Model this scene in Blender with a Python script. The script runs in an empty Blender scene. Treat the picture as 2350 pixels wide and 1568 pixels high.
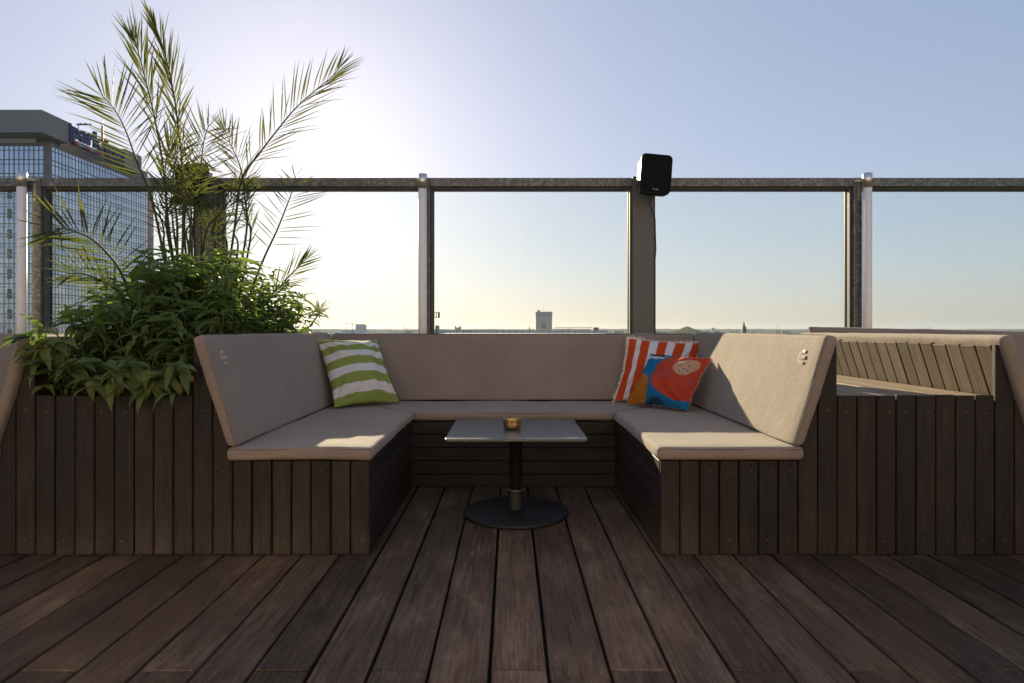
import bpy, bmesh, math, random
from mathutils import Vector, Matrix, noise
import numpy as np

random.seed(7)
R = math.radians
sc = bpy.context.scene
COL = sc.collection

# ------------------------------------------------------------------ camera, sky, sun, exposure
F, CX, V0, H = 1450.0, 1170.0, 756.0, 0.95        # focal length in pixels of a 2350 px wide frame, vanishing point, eye height
cam_d = bpy.data.cameras.new("camera")
cam = bpy.data.objects.new("camera", cam_d)
COL.objects.link(cam)
cam.location = (0, 0, H)
cam.rotation_euler = (R(90), 0, 0)
cam_d.sensor_width = 36
cam_d.lens = 36 * F / 2350
cam_d.shift_x = (1175 - CX) / 2350
cam_d.shift_y = -(784 - V0) / 2350
cam_d.clip_start = 0.05
cam_d.clip_end = 60000
sc.camera = cam

SUN_DIR = Vector((-0.312, 1.0, 0.316)).normalized()
elev = math.asin(SUN_DIR.z)
azim = math.atan2(SUN_DIR.x, SUN_DIR.y)
world = bpy.data.worlds.new("World")
sc.world = world
world.use_nodes = True
wn = world.node_tree
wn.nodes.clear()
sky = wn.nodes.new("ShaderNodeTexSky")
sky.sky_type = 'NISHITA'
sky.sun_disc = False
sky.sun_elevation = elev
sky.sun_rotation = azim
sky.altitude = 60
sky.air_density = 1.25
sky.dust_density = 0.8
sky.ozone_density = 4.5
bg = wn.nodes.new("ShaderNodeBackground")
bg.inputs['Strength'].default_value = 0.119
wo = wn.nodes.new("ShaderNodeOutputWorld")
soft_sky = wn.nodes.new("ShaderNodeGamma")            # evens out the range of the whole sky alike, as the photograph's exposure does
soft_sky.inputs['Gamma'].default_value = 0.46
wn.links.new(sky.outputs[0], soft_sky.inputs['Color'])
tint = wn.nodes.new("ShaderNodeMix")                   # the photograph's white balance: a trace less green
tint.data_type = 'RGBA'
tint.blend_type = 'MULTIPLY'
tint.inputs[0].default_value = 1.0
tint.inputs[7].default_value = (1.0, 0.965, 1.06, 1)
wn.links.new(soft_sky.outputs[0], tint.inputs[6])
wn.links.new(tint.outputs[2], bg.inputs['Color'])
wn.links.new(bg.outputs[0], wo.inputs['Surface'])

sl = bpy.data.lights.new("sun", 'SUN')
sl.energy = 5.0
sl.angle = R(0.53)
sl.color = (1.0, 0.79, 0.52)
sun = bpy.data.objects.new("sun", sl)
COL.objects.link(sun)
sun.location = (-8, 20, 12)
sun.rotation_euler = (-SUN_DIR).to_track_quat('-Z', 'Y').to_euler()

sc.view_settings.view_transform = 'Standard'
sc.view_settings.look = 'None'
sc.view_settings.gamma = 1
sc.view_settings.use_curve_mapping = False
sc.view_settings.exposure = 1.38
cy = sc.cycles
cy.use_denoising = True
cy.max_bounces = 10
cy.diffuse_bounces = 4
cy.glossy_bounces = 4
cy.transmission_bounces = 6
cy.transparent_max_bounces = 24
cy.volume_bounces = 0
cy.sample_clamp_indirect = 50.0
cy.caustics_reflective = True
cy.blur_glossy = 0.0


# ------------------------------------------------------------------ helpers
def at(u, v, Y):
    """point at depth Y seen at pixel (u, v)"""
    return Vector(((u - CX) / F * Y, Y, H - (v - V0) / F * Y))


W = {}


def tag(o, label=None, cat=None, group=None, kind=None):
    if label: o["label"] = label
    if cat: o["category"] = cat
    if group: o["group"] = group
    if kind: o["kind"] = kind
    return o


def put(o, parent=None, mat4=None):
    COL.objects.link(o)
    m = mat4 or Matrix.Identity(4)
    W[o] = m
    if parent is not None:
        o.parent = parent
        o.matrix_parent_inverse = W[parent].inverted()
    o.matrix_basis = m
    return o


def empty(name, loc):
    o = bpy.data.objects.new(name, None)
    o.empty_display_size = 0.1
    return put(o, None, Matrix.Translation(Vector(loc)))


def obj(name, me, mats=None, parent=None, mat4=None, kind=None):
    o = bpy.data.objects.new(name, me)
    if mats is not None and len(me.materials) == 0:
        for m in (mats if isinstance(mats, (list, tuple)) else [mats]):
            me.materials.append(m)
    put(o, parent, mat4)
    if kind: o["kind"] = kind
    return o


def mesh(name, verts, faces, smooth=False):
    me = bpy.data.meshes.new(name)
    me.from_pydata([tuple(v) for v in verts], [], faces)
    me.update()
    if smooth:
        me.shade_smooth()
    return me


def bm_mesh(name, bm, smooth=False):
    bmesh.ops.recalc_face_normals(bm, faces=bm.faces[:])
    me = bpy.data.meshes.new(name)
    bm.to_mesh(me)
    bm.free()
    if smooth:
        me.shade_smooth()
    return me


def bm_box(bm, x0, x1, y0, y1, z0, z1):
    vs = [bm.verts.new(p) for p in ((x0, y0, z0), (x1, y0, z0), (x1, y1, z0), (x0, y1, z0),
                                    (x0, y0, z1), (x1, y0, z1), (x1, y1, z1), (x0, y1, z1))]
    for f in ((3, 2, 1, 0), (4, 5, 6, 7), (0, 1, 5, 4), (1, 2, 6, 5), (2, 3, 7, 6), (3, 0, 4, 7)):
        bm.faces.new([vs[i] for i in f])
    return vs


def bevel_all(bm, w, seg=1):
    bmesh.ops.bevel(bm, geom=bm.edges[:], offset=w, segments=seg, profile=0.5, affect='EDGES', clamp_overlap=True)


def box_mesh(name, x0, x1, y0, y1, z0, z1, bev=0.0, seg=1, smooth=False):
    bm = bmesh.new()
    bm_box(bm, x0, x1, y0, y1, z0, z1)
    if bev:
        bevel_all(bm, bev, seg)
    return bm_mesh(name, bm, smooth)


def prism_mesh(name, poly, axis, a0, a1, bev=0.0, seg=1, smooth=False):
    """poly: 2-d points. axis 'y': poly in (x, z); axis 'z': poly in (x, y); axis 'x': poly in (y, z)"""
    def p(q, a):
        return {'y': (q[0], a, q[1]), 'z': (q[0], q[1], a), 'x': (a, q[0], q[1])}[axis]
    bm = bmesh.new()
    A = [bm.verts.new(p(q, a0)) for q in poly]
    B = [bm.verts.new(p(q, a1)) for q in poly]
    n = len(poly)
    bm.faces.new(A[::-1])
    bm.faces.new(B)
    for i in range(n):
        j = (i + 1) % n
        bm.faces.new((A[i], A[j], B[j], B[i]))
    bmesh.ops.recalc_face_normals(bm, faces=bm.faces[:])
    if bev:
        bevel_all(bm, bev, seg)
    return bm_mesh(name, bm, smooth)


def hex_mesh(name, pts8, bev=0.0, seg=1, smooth=False):
    bm = bmesh.new()
    vs = [bm.verts.new(p) for p in pts8]
    for f in ((3, 2, 1, 0), (4, 5, 6, 7), (0, 1, 5, 4), (1, 2, 6, 5), (2, 3, 7, 6), (3, 0, 4, 7)):
        bm.faces.new([vs[i] for i in f])
    bmesh.ops.recalc_face_normals(bm, faces=bm.faces[:])
    if bev:
        bevel_all(bm, bev, seg)
    return bm_mesh(name, bm, smooth)


def bm_lathe(bm, prof, n=32, cx=0, cy_=0, cap0=True, cap1=True):
    rings = []
    for r, z in prof:
        rings.append([bm.verts.new((cx + r * math.cos(2 * math.pi * k / n), cy_ + r * math.sin(2 * math.pi * k / n), z)) for k in range(n)])
    for a, b in zip(rings, rings[1:]):
        for k in range(n):
            bm.faces.new((a[k], a[(k + 1) % n], b[(k + 1) % n], b[k]))
    if cap0: bm.faces.new(rings[0][::-1])
    if cap1: bm.faces.new(rings[-1])


def lathe_mesh(name, prof, n=32, cx=0, cy_=0, smooth=True, cap0=True, cap1=True):
    bm = bmesh.new()
    bm_lathe(bm, prof, n, cx, cy_, cap0, cap1)
    me = bm_mesh(name, bm)
    if smooth:
        for p in me.polygons:
            p.use_smooth = len(p.vertices) == 4
    return me


def tube_mesh(name, pts, radii, n=6):
    V, Fc = [], []
    pts = [Vector(p) for p in pts]
    for i, p in enumerate(pts):
        t = (pts[min(i + 1, len(pts) - 1)] - pts[max(i - 1, 0)]).normalized()
        a = t.cross(Vector((0.3, 1, 0.2))).normalized()
        b = t.cross(a)
        r = radii[i] if isinstance(radii, (list, tuple)) else radii
        for k in range(n):
            c = 2 * math.pi * k / n
            V.append(p + a * (r * math.cos(c)) + b * (r * math.sin(c)))
    for i in range(len(pts) - 1):
        for k in range(n):
            k2 = (k + 1) % n
            Fc.append((i * n + k, i * n + k2, (i + 1) * n + k2, (i + 1) * n + k))
    return mesh(name, V, Fc, True)


def join_meshes(name, items):
    """items: list of (mesh, Matrix) -> one mesh"""
    V, Fc, off = [], [], 0
    cache = {}
    for me, m in items:
        if me not in cache:
            co = np.empty(len(me.vertices) * 3)
            me.vertices.foreach_get('co', co)
            cache[me] = (co.reshape(-1, 3), [tuple(p.vertices) for p in me.polygons])
        co, fs = cache[me]
        M = np.array(m)
        V.append(co @ M[:3, :3].T + M[:3, 3])
        Fc += [tuple(i + off for i in f) for f in fs]
        off += len(co)
    me = bpy.data.meshes.new(name)
    me.from_pydata(np.concatenate(V).tolist(), [], Fc)
    me.update()
    return me


def text_mesh(name, body, extrude=0.0, shear=0.0, bold=0.0):
    c = bpy.data.curves.new(name, 'FONT')
    c.body = body
    c.size = 1
    c.extrude = extrude
    c.shear = shear
    c.offset = bold
    c.resolution_u = 3
    o = bpy.data.objects.new(name, c)
    COL.objects.link(o)
    dg = bpy.context.evaluated_depsgraph_get()
    me = bpy.data.meshes.new_from_object(o.evaluated_get(dg))
    bpy.data.objects.remove(o)
    bpy.data.curves.remove(c)
    co = np.empty(len(me.vertices) * 3)
    me.vertices.foreach_get('co', co)
    co = co.reshape(-1, 3)
    return me, co.min(0), co.max(0)


def fit_text(name, body, origin, ux, uy, width, height, depth=0.01, shear=0.0, bold=0.0):
    """flat text filling width x height from origin (lower left) along ux, uy; thickness depth along the normal"""
    me, lo, hi = text_mesh(name, body, 0.5, shear, bold)
    ux, uy = Vector(ux).normalized(), Vector(uy).normalized()
    nz = ux.cross(uy)
    sx, sy = width / (hi[0] - lo[0]), height / (hi[1] - lo[1])
    o = Vector(origin)
    for v in me.vertices:
        v.co = o + ux * ((v.co.x - lo[0]) * sx) + uy * ((v.co.y - lo[1]) * sy) + nz * (v.co.z * depth)
    return me


# ------------------------------------------------------------------ materials
class NT:
    def __init__(s, name):
        s.m = bpy.data.materials.new(name)
        s.m.use_nodes = True
        s.t = s.m.node_tree
        s.t.nodes.clear()
        s.out = s.n("ShaderNodeOutputMaterial")

    def n(s, typ, **kw):
        nd = s.t.nodes.new(typ)
        for k, v in kw.items():
            setattr(nd, k, v)
        return nd

    def l(s, a, b):
        s.t.links.new(a, b)

    def val(s, nd, sock, v):
        nd.inputs[sock].default_value = v

    def noise(s, vec, scale, detail=3, rough=0.5):
        nd = s.n("ShaderNodeTexNoise")
        nd.inputs['Scale'].default_value = scale
        nd.inputs['Detail'].default_value = detail
        nd.inputs['Roughness'].default_value = rough
        s.l(vec, nd.inputs['Vector'])
        return nd.outputs['Fac']

    def ramp(s, fac, stops):
        nd = s.n("ShaderNodeValToRGB")
        el = nd.color_ramp.elements
        while len(el) < len(stops): el.new(0.5)
        for e, (p, c) in zip(el, stops):
            e.position = p
            e.color = c if len(c) == 4 else (*c, 1)
        s.l(fac, nd.inputs[0])
        return nd.outputs[0]

    def mix(s, fac, a, b, mode='MIX'):
        nd = s.n("ShaderNodeMix", data_type='RGBA', blend_type=mode)
        for sock, v in ((nd.inputs[0], fac), (nd.inputs[6], a), (nd.inputs[7], b)):
            if hasattr(v, 'is_linked') or isinstance(v, bpy.types.NodeSocket):
                s.l(v, sock)
            else:
                sock.default_value = v if not isinstance(v, tuple) or len(v) == 4 else (*v, 1)
        return nd.outputs[2]

    def math(s, op, a, b=0.0):
        nd = s.n("ShaderNodeMath", operation=op)
        for sock, v in ((nd.inputs[0], a), (nd.inputs[1], b)):
            if isinstance(v, bpy.types.NodeSocket): s.l(v, sock)
            else: sock.default_value = v
        return nd.outputs[0]

    def bump(s, h, strength, dist=0.01):
        nd = s.n("ShaderNodeBump")
        nd.inputs['Strength'].default_value = strength
        nd.inputs['Distance'].default_value = dist
        s.l(h, nd.inputs['Height'])
        return nd.outputs[0]

    def bsdf(s, color, rough=0.5, normal=None, metal=0.0, spec=0.5):
        b = s.n("ShaderNodeBsdfPrincipled")
        for k, v in (('Base Color', color), ('Roughness', rough), ('Metallic', metal), ('Specular IOR Level', spec)):
            if isinstance(v, bpy.types.NodeSocket): s.l(v, b.inputs[k])
            else: b.inputs[k].default_value = (*v, 1) if isinstance(v, tuple) else v
        if normal is not None: s.l(normal, b.inputs['Normal'])
        return b

    def done(s, shader):
        s.l(shader, s.out.inputs['Surface'])
        return s.m

    def ocoord(s, scale=(1, 1, 1), jitter=True):
        tc = s.n("ShaderNodeTexCoord")
        mp = s.n("ShaderNodeMapping")
        mp.inputs['Scale'].default_value = scale
        s.l(tc.outputs['Object'], mp.inputs['Vector'])
        if jitter:
            oi = s.n("ShaderNodeObjectInfo")
            mu = s.math('MULTIPLY', oi.outputs['Random'], 91.0)
            cb = s.n("ShaderNodeCombineXYZ")
            for i in range(3): s.l(mu, cb.inputs[i])
            s.l(cb.outputs[0], mp.inputs['Location'])
            return mp.outputs[0], oi.outputs['Random']
        return mp.outputs[0], None


def plain(name, col, rough=0.6, metal=0.0, var=0.12, scale=30, spec=0.5):
    t = NT(name)
    v, _ = t.ocoord(jitter=False)
    n = t.noise(v, scale, 4)
    c = t.ramp(n, [(0.3, tuple(x * (1 - var) for x in col)), (0.7, tuple(min(1, x * (1 + var)) for x in col))])
    return t.done(t.bsdf(c, rough, None, metal, spec).outputs[0])


def wood(name, axis, dark, light, wear, wear_amt=0.5, rough=0.55, spec=0.4, grain=1.0, var=0.35):
    t = NT(name)
    sc_ = {'x': (2.2, 60, 60), 'y': (60, 2.2, 60), 'z': (60, 60, 2.2)}[axis]
    v, rnd = t.ocoord(sc_)
    g = t.noise(v, 2.2, 8, 0.62)
    col = t.ramp(g, [(0.30, dark), (0.66, light)])
    sc2 = {'x': (1.1, 3.4, 3.4), 'y': (3.4, 1.1, 3.4), 'z': (3.4, 3.4, 1.1)}[axis]
    v2, _ = t.ocoord(sc2)
    w = t.noise(v2, 2.6, 6, 0.68)
    wm = t.ramp(w, [(0.50, (0, 0, 0)), (0.78, (1, 1, 1))])
    wf = t.math('MULTIPLY', wm, wear_amt)
    fine = t.noise(v, 9.0, 4, 0.7)
    wf = t.math('MULTIPLY', wf, t.math('ADD', t.math('MULTIPLY', fine, 1.3), 0.1))
    col = t.mix(wf, col, wear)
    # per-piece tone
    k = t.math('ADD', t.math('MULTIPLY', rnd, var), 1.0 - var / 2)
    cc = t.n("ShaderNodeCombineColor")
    for i in range(3): t.l(k, cc.inputs[i])
    col = t.mix(1.0, col, cc.outputs[0], 'MULTIPLY')
    rr = t.math('ADD', t.math('MULTIPLY', fine, 0.25), rough - 0.12)
    nb = t.bump(t.math('ADD', g, t.math('MULTIPLY', fine, 0.4)), 0.35 * grain, 0.004)
    return t.done(t.bsdf(col, rr, nb, 0, spec).outputs[0])


def fabric(name, col, col2, weave=420, wrinkle=0.40):
    t = NT(name)
    v, _ = t.ocoord(jitter=False)
    n = t.noise(v, 60, 5, 0.7)
    big = t.noise(v, 3.0, 3)
    c = t.mix(n, col, col2)
    k = t.ramp(big, [(0.3, (0.90, 0.90, 0.90)), (0.7, (1.06, 1.06, 1.06))])
    c = t.mix(1.0, c, k, 'MULTIPLY')
    fine = t.noise(v, weave, 2)
    speck = t.ramp(fine, [(0.35, (0.80, 0.80, 0.80)), (0.65, (1.12, 1.12, 1.12))])
    c = t.mix(1.0, c, speck, 'MULTIPLY')
    h = t.math('ADD', t.math('MULTIPLY', fine, 0.06), t.math('ADD', t.math('MULTIPLY', t.noise(v, 6, 3), wrinkle), t.math('MULTIPLY', t.noise(v, 22, 4, .6), wrinkle * .4)))
    b = t.bsdf(c, 0.92, t.bump(h, 0.5, 0.03), 0, 0.15)
    b.inputs['Sheen Weight'].default_value = 0.15
    return t.done(b.outputs[0])


def cloth_attr(name, wrinkle=0.2):
    t = NT(name)
    a = t.n("ShaderNodeAttribute", attribute_name="pattern")
    v, _ = t.ocoord(jitter=False)
    fine = t.noise(v, 500, 2)
    sp = t.ramp(fine, [(0.3, (0.9, 0.9, 0.9)), (0.7, (1.05, 1.05, 1.05))])
    c = t.mix(1.0, a.outputs['Color'], sp, 'MULTIPLY')
    h = t.math('ADD', t.math('MULTIPLY', fine, 0.03), t.math('MULTIPLY', t.noise(v, 11, 3), wrinkle))
    b = t.bsdf(c, 0.85, t.bump(h, 0.5, 0.03), 0, 0.2)
    tr = t.n("ShaderNodeBsdfTranslucent")
    t.l(c, tr.inputs[0])
    mx = t.n("ShaderNodeMixShader")
    mx.inputs[0].default_value = 0.12
    t.l(b.outputs[0], mx.inputs[1]); t.l(tr.outputs[0], mx.inputs[2])
    return t.done(mx.outputs[0])


def leaf_mat(name, cols, trans_col, trans=0.4, rough=0.45, spec=0.25):
    t = NT(name)
    v, rnd = t.ocoord((1, 1, 1))
    n = t.noise(v, 1.5, 2)
    f = t.math('ADD', t.math('MULTIPLY', rnd, 0.65), t.math('MULTIPLY', n, 0.35))
    c = t.ramp(f, cols)
    b = t.bsdf(c, rough, None, 0, spec)
    tr = t.n("ShaderNodeBsdfTranslucent")
    tc = t.mix(0.5, c, trans_col)
    t.l(tc, tr.inputs[0])
    mx = t.n("ShaderNodeMixShader")
    mx.inputs[0].default_value = trans
    t.l(b.outputs[0], mx.inputs[1]); t.l(tr.outputs[0], mx.inputs[2])
    return t.done(mx.outputs[0])


def leaf_mat_pos(name, cols, trans_col, trans=0.4, rough=0.45, scale=9.0):
    """like leaf_mat, for many leaves joined in one mesh: tone varies with position"""
    t = NT(name)
    v, _ = t.ocoord((1, 1, 1), jitter=False)
    n = t.noise(v, scale, 2)
    f = t.ramp(n, [(0.28, (0, 0, 0)), (0.72, (1, 1, 1))])
    c = t.ramp(f, cols)
    b = t.bsdf(c, rough, None, 0, 0.25)
    tr = t.n("ShaderNodeBsdfTranslucent")
    tc = t.mix(0.5, c, trans_col)
    t.l(tc, tr.inputs[0])
    mx = t.n("ShaderNodeMixShader")
    mx.inputs[0].default_value = trans
    t.l(b.outputs[0], mx.inputs[1]); t.l(tr.outputs[0], mx.inputs[2])
    return t.done(mx.outputs[0])


def galvanised(name, base=0.20):
    t = NT(name)
    v, _ = t.ocoord(jitter=False)
    vo = t.n("ShaderNodeTexVoronoi")
    vo.inputs['Scale'].default_value = 55
    t.l(v, vo.inputs['Vector'])
    n = t.noise(v, 14, 5, 0.7)
    f = t.mix(0.55, vo.outputs['Color'], n)
    c = t.ramp(f, [(0.3, (base * .56, base * .58, base * .56)), (0.55, (base * .90, base * .94, base * .90)), (0.72, (base * 1.55, base * 1.62, base * 1.52))])
    r = t.ramp(n, [(0.3, (0.42,) * 3), (0.7, (0.62,) * 3)])
    return t.done(t.bsdf(c, r, None, 0.55, 0.5).outputs[0])


def glass_mat(name, tint=(0.93, 0.962, 0.95), dust=0.012):
    t = NT(name)
    tr = t.n("ShaderNodeBsdfTransparent")
    tr.inputs[0].default_value = (*tint, 1)
    gl = t.n("ShaderNodeBsdfGlossy")
    gl.inputs['Roughness'].default_value = 0.01
    fr = t.n("ShaderNodeFresnel")
    fr.inputs['IOR'].default_value = 1.45
    mx = t.n("ShaderNodeMixShader")
    t.l(t.math('MULTIPLY', fr.outputs[0], 0.4), mx.inputs[0])
    t.l(tr.outputs[0], mx.inputs[1]); t.l(gl.outputs[0], mx.inputs[2])
    tl = t.n("ShaderNodeBsdfTranslucent")
    tl.inputs[0].default_value = (0.8, 0.8, 0.78, 1)
    v, _ = t.ocoord(jitter=False)
    n = t.noise(v, 9.0, 8, 0.75)
    d = t.math('MULTIPLY', t.ramp(n, [(0.35, (0.1,) * 3), (0.75, (1,) * 3)]), dust)
    m2 = t.n("ShaderNodeMixShader")
    t.l(d, m2.inputs[0])
    t.l(mx.outputs[0], m2.inputs[1]); t.l(tl.outputs[0], m2.inputs[2])
    return t.done(m2.outputs[0])


M = {}
M['clad_z'] = wood('dark stained cladding upright', 'z', (.0105, .0078, .0067), (.0285, .0215, .0182), (.085, .066, .054), 0.4, 0.55, 0.25, 1.0, 0.45)
M['clad_x'] = wood('dark stained cladding level', 'x', (.013, .0095, .0075), (.033, .0245, .020), (.08, .062, .05), 0.25, 0.55, 0.22)
M['clad_y'] = wood('dark stained cladding along side', 'y', (.013, .0095, .0075), (.033, .0245, .020), (.08, .062, .05), 0.25, 0.55, 0.22)
M['deck'] = wood('weathered dark deck board', 'y', (.031, .0195, .0130), (.110, .070, .046), (.31, .21, .145), 0.62, 0.60, 0.2, 1.4, 0.7)
M['raw_z'] = wood('weathered bare slat', 'z', (.06, .043, .030), (.15, .112, .080), (.24, .185, .135), 0.4, 0.7, 0.2)
M['raw_y'] = wood('weathered bare lid board', 'y', (.14, .10, .068), (.30, .225, .155), (.42, .34, .25), 0.4, 0.65, 0.3)
M['cushion'] = fabric('taupe outdoor fabric', (.235, .190, .158), (.303, .249, .211))
M['piping'] = fabric('taupe piping', (.16, .13, .11), (.20, .165, .14))
M['galv'] = galvanised('galvanised steel', 0.165)
M['galv_l'] = plain('grey aluminium glazing bead', (.085, .085, .09), 0.7, 0.1)
M['column'] = plain('grey coated column steel', (.125, .13, .118), 0.65, 0.1, 0.3, 160)
M['white_pole'] = plain('off white plastic tube', (.86, .82, .78), 0.45, 0, 0.04)
M['alu'] = plain('brushed aluminium cap', (.62, .60, .56), 0.28, 0.9, 0.05)
M['zinc'] = plain('zinc plated bracket', (.42, .40, .34), 0.4, 0.8, 0.1)
M['screw'] = plain('dull steel screw', (.10, .085, .07), 0.5, 0.5, 0.4)
M['rubber'] = plain('black rubber gasket', (.02, .02, .02), 0.6)
M['glass'] = glass_mat('clear safety glass')
M['black'] = plain('black speaker plastic', (.008, .008, .008), 0.5, 0, 0.2, 30, 0.3)
M['mesh_black'] = plain('black speaker grille', (.006, .006, .006), 0.75, 0, 0.3, 900, 0.15)
M['table_top'] = plain('dark grey compact laminate', (.11, .118, .13), 0.30, 0.25, 0.08, 5)
M['table_edge'] = plain('worn laminate edge', (.12, .11, .095), 0.5, 0.1, 0.4, 60)
M['iron'] = plain('black cast iron', (.014, .015, .017), 0.55, 0.0, 0.2, 8, 0.3)
M['brass'] = plain('hammered brass', (.44, .30, .12), 0.38, 1.0, 0.35, 90)
M['print'] = plain('pale grey print', (.50, .46, .43), 0.8, 0, 0.1)
M['soil'] = plain('dark planting soil', (.018, .013, .010), 0.95, 0, 0.5, 40)
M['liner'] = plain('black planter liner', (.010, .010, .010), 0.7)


# ------------------------------------------------------------------ the roof, the deck
GROUND_Z = -60.0
ground = obj('ground', mesh('ground', [(-13000, -600, GROUND_Z), (13000, -600, GROUND_Z), (13000, 14000, GROUND_Z), (-13000, 14000, GROUND_Z)], [(0, 1, 2, 3)]),
             plain('city ground', (.07, .08, .065), 1.0, 0, 0.4, 0.004, 0.0), kind='structure')
slab = obj('roof_slab', box_mesh('roof_slab', -9, 9, -9, 5.45, -60, -0.045), plain('dark roofing felt', (.02, .02, .02), 0.9), kind='structure')
kerb = obj('roof_kerb', box_mesh('roof_kerb', -9, 9, 4.97, 5.35, -0.04, 0.16, 0.01), plain('grey concrete kerb', (.3, .29, .27), 0.8), kind='structure')

# the sunlit bar front that closes the terrace behind the viewpoint; its windows throw the low sun back on to the deck
bm = bmesh.new()
bm_box(bm, -8.8, 8.8, -8.6, -5.0, -.03, .55)
bm_box(bm, -8.8, 8.8, -8.6, -5.0, 2.42, 4.6)
WINS = [(-4.35, -2.98), (-2.48, -1.50), (-1.15, -.90)]
xs = [-8.8] + [x for w in WINS for x in w] + [8.8]
for x0, x1 in zip(xs[::2], xs[1::2]):
    bm_box(bm, x0, x1, -8.6, -5.01, .551, 2.419)
obj('bar_front', bm_mesh('bar_front', bm), plain('sand coloured render', (.40, .335, .28), .9), kind='structure')
bm = bmesh.new()
for x0, x1 in WINS:
    bm_box(bm, x0 + .002, x1 - .002, -5.06, -5.04, .552, 2.418)
obj('bar_windows', bm_mesh('bar_windows', bm), plain('mirror coated bar windows', (.86, .77, .66), .085, 1.0, 0.02, 2), kind='structure')

deck = empty('deck', (0, 0, 0)); tag(deck, kind='structure')
gaps = [-.0566, .108, .278, .450, .615, .776]
while gaps[-1] < 4.6: gaps.append(gaps[-1] + 0.1645 + random.uniform(-.003, .003))
left = [-.225, -.39, -.556, -.716, -.873, -1.036]
while left[-1] > -4.6: left.append(left[-1] - 0.1645 + random.uniform(-.003, .003))
gaps = left[::-1] + gaps
screws = bmesh.new()


def screw(bm, x, y, z, nrm, r=0.0042):
    a = {'z': ((1, 0, 0), (0, 1, 0)), 'y': ((1, 0, 0), (0, 0, 1)), 'x': ((0, 1, 0), (0, 0, 1))}[nrm]
    p, A, B = Vector((x, y, z)), Vector(a[0]), Vector(a[1])
    bm.faces.new([bm.verts.new(p + A * (r * math.cos(k * math.pi / 4)) + B * (r * math.sin(k * math.pi / 4))) for k in range(8)])


for i, (a, b) in enumerate(zip(gaps, gaps[1:])):
    g = random.uniform(.0035, .0065)
    JOINT = 1.76 if i % 2 == 0 else 4.02
    x0, x1 = a + g, b - g
    segs = [(-4.5, JOINT - .0015), (JOINT + .0015, 4.95)] if i % 2 == 0 else [(-4.5, -1.2), (-1.197, JOINT - .0015), (JOINT + .0015, 4.95)]
    for (y0, y1) in segs:
        dz = random.uniform(-.0016, .0016)
        xm, ym = (x0 + x1) / 2, (y0 + y1) / 2
        me = box_mesh('board', x0 - xm, x1 - xm, y0 - ym, y1 - ym, -0.026, 0.0, 0.003, 1)
        obj('board', me, M['deck'], deck, Matrix.Translation((xm, ym, dz)))
    for yy in (1.735, 1.785, 1.76 - .55, 1.76 + .6, 3.0, 3.6):
        for xx in (x0 + .025, x1 - .025):
            screw(screws, xx + random.uniform(-.006, .006), yy + random.uniform(-.008, .008), 0.0022, 'z', 0.0045)
obj('screw_heads', bm_mesh('screw_heads', screws), M['screw'], deck, kind='stuff')

# ------------------------------------------------------------------ booth bench (the seat carcass) and its cushions
P = 0.0827
YF = 2.654
XL, XR = -.587, .632
XLo, XRo = XL - 9 * P, XR + 9 * P          # outer faces of the booth
PERIOD = (XRo - XLo) + 8 * P
SEAT_B = 0.402


def vplank(parent, x0, x1, ztop, z0=0.0025, yf=YF, th=0.022, mat=None, name='plank'):
    g = 0.0022 + random.uniform(0, .0012)
    w = (x1 - x0) / 2 - g
    me = box_mesh('plank', -w, w, 0, th, 0, ztop - z0, 0.0025, 1)
    return obj(name, me, mat or M['clad_z'], parent, Matrix.Translation(((x0 + x1) / 2, yf + random.uniform(-.0012, .0012), z0)))


def slant_z(x, side):
    """height of the sloping edge of a side panel at x (side -1 left, +1 right)"""
    if side < 0:
        return 0.885 + (x - (XLo + .016)) * -3.25
    return 0.885 + (x - (XRo - .016)) * 3.25


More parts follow.
